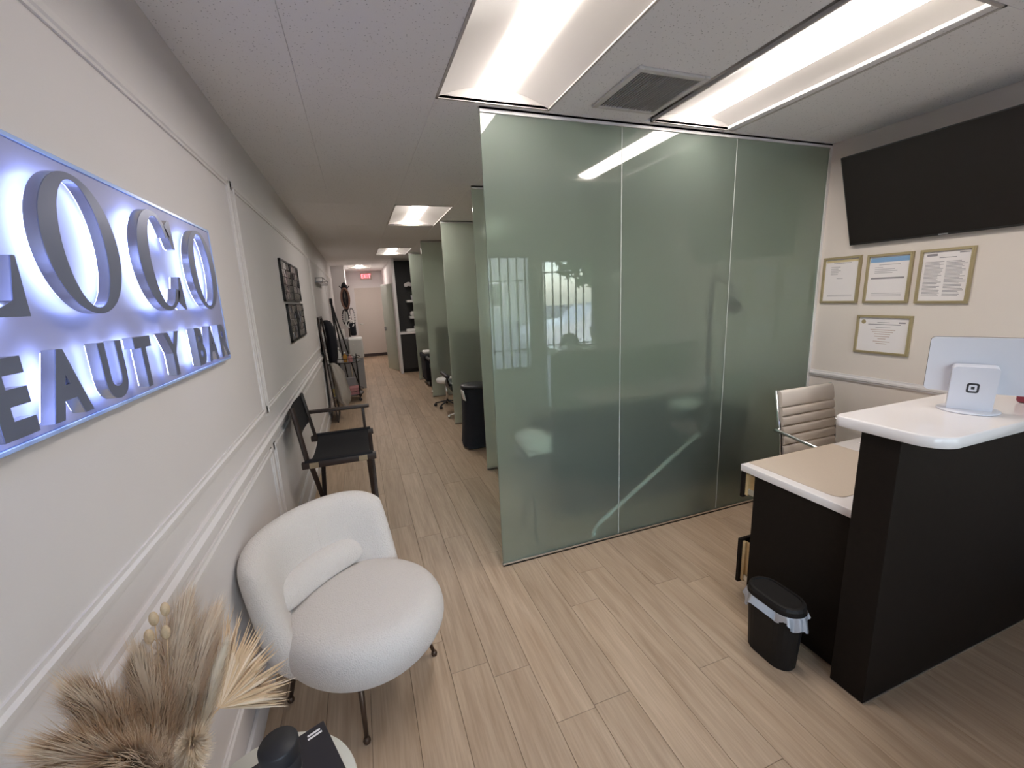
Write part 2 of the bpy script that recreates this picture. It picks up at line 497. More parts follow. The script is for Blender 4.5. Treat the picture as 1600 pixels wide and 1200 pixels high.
# ================================================================== THE SETTING
# floor: a sub-floor slab and single planks
floor = MB().box(XL-0.1, XR+0.1, YF-0.1, YE+0.1, -0.08, -0.0125).build('floor', MAT['subfloor'])
floor['kind'] = 'structure'; floor['label'] = 'light oak plank floor running down the salon'
PW, PL = 0.177, 1.22
plank_meshes = {}
def plank_mesh(w, l):
    key = (round(w, 3), round(l, 3))
    if key not in plank_meshes:
        me = MB().box(-w/2+0.0006, w/2-0.0006, -l/2+0.0006, l/2-0.0006, -0.012, 0.0, 0.0012, 1).mesh('plank')
        me.materials.append(MAT['plank']); plank_meshes[key] = me
    return plank_meshes[key]
x_edges = []
x = 0.577
while x > XL: x -= PW
while x < XR:
    x_edges.append((max(x, XL), min(x+PW, XR))); x += PW
known = {3: 1.577, 4: 1.28}
n_plank = 0
Wf = WM[floor.name].inverted()
for i, (xa, xb) in enumerate(x_edges):
    if xb-xa < 0.02: continue
    off = {0.400: 1.577, 0.577: 1.279, 1.108: 2.075, 1.462: 1.81}.get(round(xa, 3), None)
    if off is None: off = random.uniform(0, PL)
    y = off
    while y > YF: y -= PL
    while y < YE:
        ya, yb = max(y, YF), min(y+PL, YE); y += PL
        if yb-ya < 0.03: continue
        if xa > 0.95 and ya > 10.95: continue          # behind the kitchen wall
        if xa > 1.30 and ya > 6.5 and yb < 10.0 and False: continue
        o = bpy.data.objects.new('plank', plank_mesh(xb-xa, yb-ya)); C.objects.link(o)
        o.parent = floor; o.location = Wf @ Vector(((xa+xb)/2, (ya+yb)/2, 0)); n_plank += 1

# walls
wall_left = struct('wall_left', MB().box(XL-0.12, XL, YF-0.12, YE+0.12, 0, H+0.08), MAT['wall'], 'greyish white wall with picture-frame mouldings and chair rail')
wall_right = struct('wall_right', MB().box(XR, XR+0.12, YF-0.12, YE+0.12, 0, H+0.08), MAT['wall_r'], 'beige textured wall behind the reception desk')
wall_back = struct('wall_back', MB().box(XL, XR, YE, YE+0.12, 0, H+0.08), MAT['wall'], 'end wall of the corridor below the exit sign')
wj = MB().box(XL, -0.235, 12.2, YE, 0, H)
struct('wall_corridor', wj, MAT['wall'], 'short wall jog at the end of the corridor')
# kitchen nook walls
struct('wall_kitchen_side', MB().box(0.815, 0.875, 10.30, YE, 0, H), MAT['trim'], 'narrow white wall end beside the dark kitchen nook')
struct('wall_kitchen', MB().box(0.875, XR, 10.92, 11.0, 0, H), MAT['kitchen'], 'charcoal back wall of the kitchen nook')

# storefront wall behind the camera, with openings
def wall_with_holes(x0, x1, z0, z1, holes, ya, yb):
    mb = MB()
    xs = sorted({x0, x1, *[h_[0] for h_ in holes], *[h_[1] for h_ in holes]})
    zs = sorted({z0, z1, *[h_[2] for h_ in holes], *[h_[3] for h_ in holes]})
    for a, b in zip(xs, xs[1:]):
        for c, e in zip(zs, zs[1:]):
            cx, cz = (a+b)/2, (c+e)/2
            if any(h_[0] < cx < h_[1] and h_[2] < cz < h_[3] for h_ in holes): continue
            mb.box(a, b, ya, yb, c, e)
    return mb
W0 = (-0.40, 1.30, 0.675, 2.24)  # opening for the unseen extra window
W1 = (1.62, 2.29, 0.675, 2.24)
W2 = (2.40, 3.28, 0.06, 2.18)
struct('wall_front', wall_with_holes(XL, XR, 0, H+0.08, [W0, W1, W2], YF-0.12, YF), MAT['wall'], 'storefront wall with barred windows behind the camera')

def window(name, w, label, bars, hbars=()):
    x0, x1, z0, z1 = w
    fr = MB()
    for a in ((x0, x0+0.04, z0, z1), (x1-0.04, x1, z0, z1), (x0, x1, z1-0.04, z1), (x0, x1, z0, z0+0.04)):
        fr.box(a[0], a[1], YF-0.10, YF-0.02, a[2], a[3])
    o = fr.build(name, MAT['dark']); o['kind'] = 'structure'; o['label'] = label
    MB().box(x0+0.03, x1-0.03, YF-0.062, YF-0.058, z0+0.03, z1-0.03).build('pane', MAT['pane'], o)
    x = x0+0.10
    while x < x1-0.05:
        MB().box(x-0.010, x+0.010, YF-0.118, YF-0.104, z0, z1).build('bar', MAT['black_m'], o); x += bars
    for z in hbars:
        MB().box(x0, x1, YF-0.118, YF-0.104, z-0.008, z+0.008).build('bar', MAT['black_m'], o)
    return o
window('window_1', W1, 'barred storefront window', 0.123, (0.95, 1.9))
window('added_window', W0, 'wide barred storefront window behind the camera', 0.123, (0.95, 1.9))  # extra window, out of view, added to let in more daylight
dr = window('door_1', W2, 'glazed storefront door with bars', 0.123, (0.98, 2.0))
MB().box(2.55, 3.24, YF-0.09, YF-0.03, 0.10, 0.90).build('kick_panel', MAT['dark'], dr)

for (w_, nm_) in ((W0, 'daylight_a'), (W1, 'daylight_b'), (W2, 'daylight_c')):
    ld = bpy.data.lights.new(nm_, 'AREA'); ld.shape = 'RECTANGLE'; ld.size = w_[1]-w_[0]; ld.size_y = w_[3]-w_[2]; ld.energy = 1.0
    ld.cycles.is_portal = True
    lo = bpy.data.objects.new(nm_, ld); C.objects.link(lo)
    lo.location = ((w_[0]+w_[1])/2, YF-0.13, (w_[2]+w_[3])/2); lo.rotation_euler = (PI/2, 0, 0)

# ceiling: hidden slab and single lay-in tiles
ceiling = MB().box(XL-0.1, XR+0.1, YF-0.1, YE+0.1, H+0.08, H+0.15).build('ceiling', MAT['slab'])
ceiling['kind'] = 'structure'; ceiling['label'] = 'dropped ceiling of speckled acoustic tiles'
TX, TY = 0.61, 1.22
tx0, ty0 = 0.4665, 2.285
lights = [(0, 0), None]
troffers = {(0, -1): 'L1', (2, -1): 'L2', (0, 2): 'L3', (0, 5): 'L4', (-1, 8): 'L5'}
tile_meshes = {}
Wc = WM[ceiling.name].inverted()
for i in range(-3, 6):
    for j in range(-4, 12):
        xa, xb = max(tx0+i*TX, XL), min(tx0+(i+1)*TX, XR)
        ya, yb = max(ty0+j*TY, YF), min(ty0+(j+1)*TY, YE)
        if xb-xa < 0.03 or yb-ya < 0.03 or (i, j) in troffers: continue
        if xa > 0.9 and ya > 11.0: continue
        key = (round(xb-xa, 3), round(yb-ya, 3))
        if key not in tile_meshes:
            me = MB().box(-key[0]/2+0.0007, key[0]/2-0.0007, -key[1]/2+0.0007, key[1]/2-0.0007, 0, 0.016, 0.0012, 1).mesh('ceiling_tile')
            me.materials.append(MAT['tile']); tile_meshes[key] = me
        o = bpy.data.objects.new('ceiling_tile', tile_meshes[key]); C.objects.link(o)
        o.parent = ceiling
        jz = random.uniform(0, 0.0015)
        o.location = Wc @ Vector(((xa+xb)/2, (ya+yb)/2, H+jz))
# troffers
tl_lab = {'L1': 'recessed ceiling light with bright strip, left of the air vent above the glass',
          'L2': 'recessed ceiling light with long bright strip, right of the air vent',
          'L3': 'recessed ceiling light over the middle of the corridor',
          'L4': 'recessed ceiling light in front of the dark kitchen nook',
          'L5': 'recessed ceiling light nearest the exit sign'}
for (i, j), k in troffers.items():
    xa, xb, ya, yb = tx0+i*TX, tx0+(i+1)*TX, ty0+j*TY, ty0+(j+1)*TY
    if k == 'L2': xa, xb = xa+0.04, xb+0.06
    cx = (xa+xb)/2
    t = thing('ceiling_light', tl_lab[k], 'ceiling light', (cx, (ya+yb)/2, H), 0, 'recessed ceiling lights')
    hs = MB()
    e = 0.012
    # rim
    for q in ((xa, xa+e, ya, yb), (xb-e, xb, ya, yb), (xa, xb, ya, ya+e), (xa, xb, yb-e, yb)):
        hs.box(q[0], q[1], q[2], q[3], H-0.003, H+0.012)
    hs.build('rim', MAT['troffer'], t)
    # curved reflectors either side of the lens, and arched end plates
    rf = MB()
    hw = 0.085
    for s_ in (-1, 1):
        def fn(a, b, s_=s_):
            xx = (xb-xa)/2-e - a*((xb-xa)/2-e-hw)
            zz = H+0.004+0.055*math.sin(a*PI/2)
            return (cx+s_*xx, ya+e+b*(yb-ya-2*e), zz)
        rf.grid(fn, 10, 2)
    for yy in (ya+e, yb-e):
        pts = [((xb-xa)/2-e-a*((xb-xa)/2-e-hw), H+0.004+0.055*math.sin(a*PI/2)) for a in [q/9 for q in range(10)]]
        pts = pts+[(-p_[0], p_[1]) for p_ in reversed(pts)]
        V = [(cx+p_[0], yy, p_[1]) for p_ in pts]+[(cx+p_[0], yy, H) for p_ in pts]
        n_ = len(pts)
        rf.add(V, [(q, q+1, n_+q+1, n_+q) for q in range(n_-1)])
    rf.box(xa, xb, ya, yb, H+0.066, H+0.075)
    rf.build('reflector', MAT['troffer'], t)
    df = MB()
    def lens(a, b):
        ang = -PI/2+PI*a
        return (cx+hw*math.sin(ang), ya+e+0.004+b*(yb-ya-2*e-0.008), H+0.058-0.032*math.cos(ang))
    df.grid(lens, 12, 2)
    df.build('diffuser', MAT['tube'], t)

# air vent
t = thing('air_vent', 'square louvred air vent between the two front ceiling lights', 'air vent', (1.47, 1.965, H))
vx0, vx1, vy0, vy1 = 1.30, 1.635, 1.795, 2.14
fr = MB()
for q in ((vx0-0.03, vx0, vy0-0.03, vy1+0.03), (vx1, vx1+0.03, vy0-0.03, vy1+0.03), (vx0, vx1, vy0-0.03, vy0), (vx0, vx1, vy1, vy1+0.03)):
    fr.box(q[0], q[1], q[2], q[3], H-0.014, H-0.0005, 0.003)
fr.build('frame', MAT['vent'], t)
MB().box(vx0, vx1, vy0, vy1, H-0.003, H-0.0005).build('backing', MAT['vent_dark'], t)
k = 0
x = vx0+0.012
while x < vx1-0.005:
    MB().obox((x, (vy0+vy1)/2, H-0.009), (0.5, 0, 0.86), (0, 1, 0), (-0.86, 0, 0.5), 0.014, vy1-vy0, 0.0015).build('slat', MAT['vent'], t); x += 0.0155

# ------------------------------------------------------------------ mouldings on the left wall
n_trim = [0]
def trim(mb, label):
    n_trim[0] += 1
    o = mb.build('trim_%d' % n_trim[0], MAT['trim']); o['kind'] = 'structure'; o['label'] = label
    return o
def mould_y(mb, y0, y1, z0, z1, t_=0.012):
    """horizontal moulding on the left wall: stepped profile"""
    h = z1-z0
    prof = [(0, 0), (t_*0.55, 0), (t_*0.6, h*0.22), (t_, h*0.34), (t_, h*0.62), (t_*0.5, h*0.78), (t_*0.45, h), (0, h)]
    V = [(XL+a, y, z0+b) for y in (y0, y1) for a, b in prof]; n = len(prof)
    mb.add(V, [(i, (i+1) % n, n+(i+1) % n, n+i) for i in range(n)]+[tuple(range(n)), tuple(range(2*n-1, n-1, -1))])
def mould_z(mb, z0, z1, y0, y1, t_=0.012):
    h = y1-y0
    prof = [(0, 0), (t_*0.55, 0), (t_*0.6, h*0.22), (t_, h*0.34), (t_, h*0.62), (t_*0.5, h*0.78), (t_*0.45, h), (0, h)]
    V = [(XL+a, y0+b, z) for z in (z0, z1) for a, b in prof]; n = len(prof)
    mb.add(V, [(i, (i+1) % n, n+(i+1) % n, n+i) for i in range(n)]+[tuple(range(n)), tuple(range(2*n-1, n-1, -1))])
def panel_frame(y0, y1, z0, z1, label, w=0.042):
    mb = MB()
    mould_y(mb, y0, y1, z1-w, z1); mould_y(mb, y0, y1, z0, z0+w)
    mould_z(mb, z0, z1, y0, y0+w); mould_z(mb, z0, z1, y1-w, y1)
    trim(mb, label)
panel_frame(-0.40, 2.665, 1.095, 2.345, 'picture-frame moulding around the illuminated sign')
panel_frame(2.72, 6.45, 1.095, 2.345, 'picture-frame moulding around the mosaic panels')
panel_frame(6.52, 9.30, 1.095, 2.345, 'picture-frame moulding around the glass wall shelf')
panel_frame(9.37, 12.1, 1.095, 2.345, 'picture-frame moulding at the far end of the left wall')
panel_frame(-0.40, 2.66, 0.24, 0.905, 'lower wall frame behind the white armchair')
panel_frame(2.735, 6.45, 0.24, 0.905, 'lower wall frame behind the director chair')
panel_frame(6.52, 9.30, 0.24, 0.905, 'lower wall frame beside the rolling cart')
mb = MB(); mould_y(mb, YF, 12.2, 0.935, 1.005, 0.026); trim(mb, 'chair rail along the left wall')
mb = MB().box(XL, XL+0.016, YF, 12.2, 0, 0.115, 0.004); o = mb.build('baseboard_left', MAT['trim']); o['kind'] = 'structure'; o['label'] = 'white baseboard along the left wall'
# right wall chair rail, baseboard
def mould_right(y0, y1, z0, z1, t_=0.022):
    h = z1-z0
    prof = [(0, 0), (t_*0.55, 0), (t_*0.6, h*0.22), (t_, h*0.34), (t_, h*0.62), (t_*0.5, h*0.78), (t_*0.45, h), (0, h)]
    V = [(XR-a, y, z0+b) for y in (y0, y1) for a, b in prof]; n = len(prof)
    return MB().add(V, [(i, (i+1) % n, n+(i+1) % n, n+i) for i in range(n)]+[tuple(range(n)), tuple(range(2*n-1, n-1, -1))])
trim(mould_right(YF, G-0.02, 0.99, 1.035), 'chair rail on the beige wall below the certificates')
o = MB().box(XR-0.016, XR, YF, 10.3, 0, 0.115, 0.004).build('baseboard_right', MAT['trim']); o['kind'] = 'structure'; o['label'] = 'white baseboard along the right wall'

# ================================================================== GLASS PARTITIONS
def partition(label, y, xs, z1=H, mat='frost', channel=True):
    t = thing('glass_partition', label, 'glass partition', ((xs[0]+XR)/2, y, 0), 0, 'frosted glass partitions')
    for a, b in zip(xs, xs[1:]):
        MB().box(a+0.0015, b-0.0015, y-0.005, y+0.005, 0.012, z1-0.012, 0.001, 1).build('pane', MAT[mat], t)
    for a in xs[1:-1]:
        MB().box(a-0.0014, a+0.0014, y-0.0055, y+0.0055, 0.023, z1-0.026).build('joint', MAT['joint'], t)
    MB().box(xs[0], xs[-1], y-0.012, y-0.006, 0.001, 0.022).box(xs[0], xs[-1], y+0.006, y+0.012, 0.001, 0.022).box(xs[0], xs[-1], y-0.012, y+0.012, 0.001, 0.010).build('bottom_channel', MAT['alu'], t)
    MB().box(xs[0], xs[-1], y-0.012, y-0.006, z1-0.025, z1).box(xs[0], xs[-1], y+0.006, y+0.012, z1-0.025, z1).box(xs[0], xs[-1], y-0.012, y+0.012, z1-0.010, z1).build('top_channel', MAT['white'], t)
    if xs[-1] > XR-0.05:
        MB().box(XR-0.022, XR-0.001, y-0.014, y-0.006, 0.02, z1-0.02).box(XR-0.022, XR-0.001, y+0.006, y+0.014, 0.02, z1-0.02).build('wall_channel', MAT['white'], t)
    return t
partition('large frosted green glass partition of three panes facing the reception', G, [GX, 1.562, 2.437, XR-0.002])
partition('second frosted glass partition, just behind the big front one', 3.87, [1.05, 2.2, XR-0.002], mat='frost2')
partition('third frosted glass partition, with the dark salon chair showing through', 5.58, [1.09, 2.2, XR-0.002], mat='frost2')
partition('fourth frosted glass partition along the corridor', 7.42, [1.09, 2.2, XR-0.002], mat='frost2')
partition('farthest frosted glass partition, beside the kitchen shelves', 9.25, [1.10, 2.2, XR-0.002], mat='frost2')
# ================================================================== THE SIGN
LW = frame_matrix((0, 0, 0), (0, 1, 0), (0, 0, 1))             # left wall: local x -> +y, local y -> +z, normal +x
def lw(xp): return Matrix.Translation(Vector((xp, 0, 0))) @ LW
BX = -0.540                                                     # front of the board
sign = thing('illuminated_sign', 'lavender-glowing wall sign with raised steel letters lit from behind', 'sign', (XL, 1.36, 1.494))
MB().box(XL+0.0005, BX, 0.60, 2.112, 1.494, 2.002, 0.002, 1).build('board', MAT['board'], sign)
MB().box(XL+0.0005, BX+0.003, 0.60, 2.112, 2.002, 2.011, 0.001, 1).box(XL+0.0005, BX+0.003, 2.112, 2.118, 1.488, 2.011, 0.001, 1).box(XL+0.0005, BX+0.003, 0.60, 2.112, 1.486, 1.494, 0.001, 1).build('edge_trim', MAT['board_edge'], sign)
XB, XF = -0.518, -0.498                                         # back and front of the letters
def ell(cx, cz, a, b, t0, t1, n=56, pw=2.0):
    return [(cx+a*math.copysign(abs(math.cos(t))**(2/pw), math.cos(t)), cz+b*math.copysign(abs(math.sin(t))**(2/pw), math.sin(t))) for t in [t0+(t1-t0)*k/n for k in range(n+1)]]
def letter_parts(name, shape, label):
    """shape(mb, M, depth, inset) draws the letter; face, return and led are separate parts"""
    a = MB(); shape(a, lw(XB), XF-0.0015-XB, 0.0); o = a.build('letter', MAT['steel'], sign); o['label'] = label
    f = MB(); shape(f, lw(XF-0.0014), 0.0014, 0.0); f.build('face', MAT['face'], o)
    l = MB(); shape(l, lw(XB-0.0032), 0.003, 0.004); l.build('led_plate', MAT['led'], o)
def big_O(c, w):
    def shape(mb, M, dpt, ins):
        n = 56; z0 = 1.831
        mb.strip(ell(c, z0, w/2-ins, 0.134-ins, 0, 2*PI, n)[:-1], ell(c, z0, w/2-0.054+ins, 0.122+min(ins, 0.003), 0, 2*PI, n)[:-1], M, dpt)
    return shape
def big_C(c, w):
    def shape(mb, M, dpt, ins):
        z0 = 1.831; a0, a1 = 0.62, 2*PI-0.62
        outer = ell(c, z0, w/2-ins, 0.134-ins, a0, a1, 48)
        inner = [(c+0.012+(w/2-0.052+ins*0.5)*math.cos(t), z0+(0.122)*math.sin(t)) for t in [a0+(a1-a0)*k/48 for k in range(49)]]
        mb.strip(outer, inner, M, dpt, closed=False)
        xr = c+w/2
        mb.prism([(xr-0.020, 1.955), (xr-0.006, 1.957), (xr-0.004+0.004, 1.874), (xr-0.018, 1.876), (xr-0.050, 1.935)], M, dpt)
        mb.prism([(xr-0.016, 1.795), (xr-0.002, 1.795), (xr+0.006, 1.699), (xr-0.008, 1.699), (xr-0.050, 1.722)], M, dpt)
    return shape
def big_L(x0, x1):
    def shape(mb, M, dpt, ins):
        mb.prism([(x0, 1.955), (x0, 1.965), (x0+0.13, 1.965), (x0+0.13, 1.955), (x0+0.09, 1.953), (x0+0.09, 1.709), (x0+0.13, 1.707), (x1-0.03, 1.722), (x1-0.010, 1.792), (x1, 1.792), (x1, 1.697), (x0, 1.697), (x0, 1.707), (x0+0.043, 1.709), (x0+0.043, 1.953)], M, dpt)
    return shape
def sans(ch, x0, x1):
    def shape(mb, M, dpt, ins):
        add_text(mb, ch, M, x0+ins, x1-ins, 1.518+ins, 1.639-ins, dpt, 0.038 if ins == 0 else 0.015)
    return shape
letter_parts('L', big_L(0.715, 0.915), 'large steel letter L')
letter_parts('O', big_O(1.119, 0.256), 'large steel letter O after the L')
letter_parts('C', big_C(1.468, 0.244), 'large steel letter C')
letter_parts('O', big_O(1.824, 0.262), 'large steel letter O at the end')
for ch, a, b in (('B', 0.650, 0.725), ('E', 0.795, 0.868), ('A', 0.905, 1.018), ('U', 1.077, 1.166), ('T', 1.222, 1.306), ('Y', 1.388, 1.490), ('B', 1.620, 1.692), ('A', 1.720, 1.822), ('R', 1.862, 1.965)):
    letter_parts(ch, sans(ch, a, b), 'small steel letter '+ch)

# ================================================================== MOSAIC PANELS, WALL SHELF
def mosaic(name, y0, y1, z0, z1, label):
    t = thing('wall_panel', label, 'wall art', (XL, (y0+y1)/2, z0), 0, 'smoked mosaic wall panels')
    fr = MB()
    for q in ((y0, y0+0.012, z0, z1), (y1-0.012, y1, z0, z1), (y0, y1, z0, z0+0.012), (y0, y1, z1-0.012, z1)):
        fr.box(XL+0.0005, XL+0.02, q[0], q[1], q[2], q[3])
    fr.build('frame', MAT['black_m'], t)
    MB().box(XL+0.0005, XL+0.006, y0+0.01, y1-0.01, z0+0.01, z1-0.01).build('backing', MAT['mosaic'], t)
    ny, nz = 4, 5
    dy, dz = (y1-y0-0.03)/ny, (z1-z0-0.03)/nz
    for a in range(ny):
        for b in range(nz):
            yy, zz = y0+0.015+a*dy, z0+0.015+b*dz
            tx = random.uniform(-0.12, 0.12); ty = random.uniform(-0.12, 0.12)
            MB().obox((XL+0.011, yy+dy/2, zz+dz/2), (1, tx, ty), (-tx, 1, 0), (-ty, 0, 1), 0.006, dy*0.9, dz*0.9, 0.001, 1).build('mosaic_chip', MAT['mosaic'], t)
mosaic('a', 3.92, 4.42, 1.735, 2.075, 'upper near mosaic wall panel in smoked glass chips')
mosaic('b', 4.46, 4.97, 1.735, 2.075, 'upper far mosaic wall panel in smoked glass chips')
mosaic('c', 3.98, 4.45, 1.395, 1.715, 'lower near mosaic wall panel in smoked glass chips')
mosaic('d', 4.49, 5.00, 1.395, 1.715, 'lower far mosaic wall panel in smoked glass chips')
t = thing('wall_shelf', 'narrow glass and steel wall shelf past the mosaic panels', 'shelf', (XL, 7.6, 2.02))
MB().box(XL+0.0005, XL+0.11, 7.1, 8.3, 2.03, 2.045, 0.002, 1).build('glass_board', MAT['steel'], t)
MB().tube([(XL+0.005, 7.1, 2.09), (XL+0.11, 7.1, 2.09), (XL+0.11, 8.3, 2.09), (XL+0.005, 8.3, 2.09)], 0.007, 8).build('rail', MAT['steel'], t)
for yy in (7.12, 8.28):
    MB().tube([(XL+0.010, yy, 2.10), (XL+0.010, yy, 2.025), (XL+0.10, yy, 2.025), (XL+0.11, yy, 2.09)], 0.007, 8).build('bracket', MAT['steel'], t)

# ================================================================== ARMCHAIR
AC = Vector((-0.160, 1.815, 0)); AF = Vector((0.707, -0.707, 0)); AL = Vector((0.707, 0.707, 0))
def ac(l, f, z): q = AC+AL*l+AF*f; return (q.x, q.y, z)
t = thing('armchair', 'white boucle tub armchair with thin bronze legs against the left wall', 'armchair', tuple(AC), -PI/4)
# seat: a plump drum
def seat_fn(a, b):
    th = 2*PI*a
    prof = [(0.0, 0.175), (0.15, 0.177), (0.225, 0.197), (0.280, 0.255), (0.308, 0.32), (0.303, 0.385), (0.272, 0.432), (0.215, 0.453), (0.12, 0.462), (0.0, 0.464)]
    x = b*(len(prof)-1); i = min(int(x), len(prof)-2); fr_ = x-i
    # catmull-rom between profile points
    P = [prof[max(i-1, 0)], prof[i], prof[i+1], prof[min(i+2, len(prof)-1)]]
    def cr(k):
        p0, p1, p2, p3 = [q[k] for q in P]
        return 0.5*((2*p1)+(-p0+p2)*fr_+(2*p0-5*p1+4*p2-p3)*fr_**2+(-p0+3*p1-3*p2+p3)*fr_**3)
    rr, z = max(cr(0), 0), cr(1)
    l, f = rr*1.06*math.sin(th), rr*1.16*math.cos(th)+0.058
    z += 0.018*math.cos(th)*rr/0.3
    return ac(l, f, z)
MB().grid(seat_fn, 48, 46, True).build('seat', MAT['boucle'], t)
# wrap-around back: a thick curved pad whose ends sweep forward towards the bottom
def back_pt(s_, t_, side):
    ztop = 0.775-0.065*abs(s_)**5; zbot = 0.27
    z = zbot+(ztop-zbot)*(t_+1)/2
    up_ = (z-0.27)/0.5
    the = math.radians(92-29*max(0, up_)**0.8)
    th = s_*the
    thk = 0.066*max(0, 1-abs(s_)**9)**0.5*max(0, 1-abs(t_)**7)**0.5
    rad = 0.330+0.072*up_-0.03*abs(s_)**3*(1-up_)+side*thk
    return ac(rad*math.sin(th)*0.95, -rad*math.cos(th)*0.84+0.02, z)
def dens(x_): return math.sin(PI/2*x_)
nA, nB = 64, 36
mbk = MB()
for side in (-1, 1):
    mbk.grid(lambda a, b, side=side: back_pt(dens(2*a-1), dens(2*b-1), side), nA, nB)
back = mbk.build('backrest', MAT['boucle'], t)
MB().tube([Vector(back_pt(0.16, -0.1+1.05*k/10, -1)) for k in range(11)], 0.0022, 6).build('seam', MAT['boucle'], back)
# lumbar bolster
def bol(a, b):
    l = -0.235+0.455*b; e_ = abs(2*b-1)
    ek = max(0.0, 1-e_**7)**0.5
    ang = 2*PI*a
    cs, sn = math.cos(ang), math.sin(ang)
    f = -0.205+0.42*(l+0.01)**2*1.8
    return ac(l, f+0.050*ek*math.copysign(abs(cs)**0.8, cs)-0.02*sn, 0.505+0.062*max(ek, 0.04)*math.copysign(abs(sn)**0.8, sn))
MB().grid(bol, 24, 40, True).build('lumbar_cushion', MAT['boucle'], t)
for (l, f) in ((-0.225, 0.24), (0.225, 0.24), (-0.225, -0.20), (0.225, -0.20)):
    top = ac(l*0.80, f*0.80, 0.26); bot = ac(l, f, 0.012)
    MB().tube([top, bot], [0.013, 0.008], 10).lathe([(0.004, 0), (0.013, 0.001), (0.015, 0.010), (0.011, 0.022), (0.006, 0.026)], (bot[0], bot[1], 0.0), 12).build('leg', MAT['bronze'], t)

# ================================================================== SIDE TABLE AND WHAT STANDS ON IT
TC = (-0.335, 0.955); TZ = 0.50
t = thing('side_table', 'small round white side table at the left wall', 'table', (TC[0], TC[1], 0))
MB().lathe([(0.0, TZ-0.022), (0.196, TZ-0.022), (0.205, TZ-0.016), (0.206, TZ-0.006), (0.202, TZ), (0.0, TZ)], (TC[0], TC[1], 0), 56, cap=False).build('table_top', MAT['table'], t)
MB().lathe([(0.0, 0), (0.15, 0), (0.152, 0.01), (0.03, 0.02), (0.02, 0.04), (0.02, TZ-0.03), (0.05, TZ-0.022), (0.0, TZ-0.022)], (TC[0], TC[1], 0), 32, cap=False).build('pedestal', MAT['table'], t)
# book
def rot2(a): return (math.cos(a), math.sin(a), 0), (-math.sin(a), math.cos(a), 0)
bx, by = rot2(math.radians(22))
BC = (-0.270, 0.962)
t = thing('book', 'black-covered book lying on the round side table', 'book', (BC[0], BC[1], TZ), math.radians(22))
MB().obox((BC[0], BC[1], TZ+0.016), bx, by, (0, 0, 1), 0.215, 0.275, 0.024).build('pages', MAT['pages'], t)
cv = MB().obox((BC[0], BC[1], TZ+0.0295), bx, by, (0, 0, 1), 0.22, 0.28, 0.003, 0.0008, 1).obox((BC[0], BC[1], TZ+0.0025), bx, by, (0, 0, 1), 0.22, 0.28, 0.003, 0.0008, 1)
cv = cv.build('cover', MAT['book'], t)
Mt = frame_matrix((BC[0], BC[1], TZ+0.0312), bx, by)
pr = MB()
for k_, (a, b) in enumerate(((0.062, 0.095), (0.060, 0.097))):
    pr.prism([(a, 0.118-k_*0.010), (b, 0.118-k_*0.010), (b, 0.124-k_*0.010), (a, 0.124-k_*0.010)], Mt, 0.0003)
pr.build('print', MAT['paper'], cv)['kind'] = 'stuff'
# black lidded jar / candle
JC = (-0.300, 1.000); JZ = TZ+0.0312
t = thing('candle_jar', 'black lidded candle jar standing on the black book', 'jar', (JC[0], JC[1], JZ))
MB().lathe([(0.0, 0), (0.036, 0), (0.041, 0.004), (0.042, 0.075), (0.0, 0.075)], (JC[0], JC[1], JZ), 32, cap=False).build('body', MAT['jar'], t)
MB().lathe([(0.0, 0.075), (0.044, 0.075), (0.045, 0.079), (0.045, 0.112), (0.042, 0.117), (0.0, 0.118)], (JC[0], JC[1], JZ), 32, cap=False).build('lid', MAT['jar'], t)
MB().lathe([(0.0425, 0.022), (0.0428, 0.022), (0.0428, 0.026), (0.0425, 0.026)], (JC[0], JC[1], JZ), 32, cap=False).build('label_band', MAT['steel'], t)
# small white tray dish in front of the jar
t = thing('trinket_dish', 'pale trinket dish on the side table in front of the candle jar', 'dish', (-0.295, 0.885, JZ))
MB().lathe([(0.0, 0), (0.035, 0), (0.052, 0.016), (0.055, 0.020), (0.051, 0.020), (0.034, 0.006), (0.0, 0.006)], (-0.295, 0.885, JZ), 28, cap=False).build('bowl', MAT['pos'], t)
MB().ellipsoid((-0.30, 0.885, JZ+0.016), 0.014, 0.010, 0.009, 12, 8).build('pebble', MAT['pages'], t)
# vase
VC = (-0.478, 0.890); VB = TZ
t = thing('vase', 'white ceramic vase of dried pampas on the side table', 'vase', (VC[0], VC[1], VB))
VH = 0.215
vp = [(0.0, 0), (0.035, 0), (0.046, 0.01), (0.062, 0.06), (0.066, 0.10), (0.058, 0.15), (0.040, 0.175), (0.034, 0.195), (0.042, VH), (0.036, VH), (0.029, 0.195), (0.034, 0.17), (0.050, 0.13), (0.0, 0.02)]
MB().lathe(vp, (VC[0], VC[1], VB), 32, cap=False).build('body', MAT['ceramic'], t)
VT = Vector((VC[0], VC[1], VB+VH))
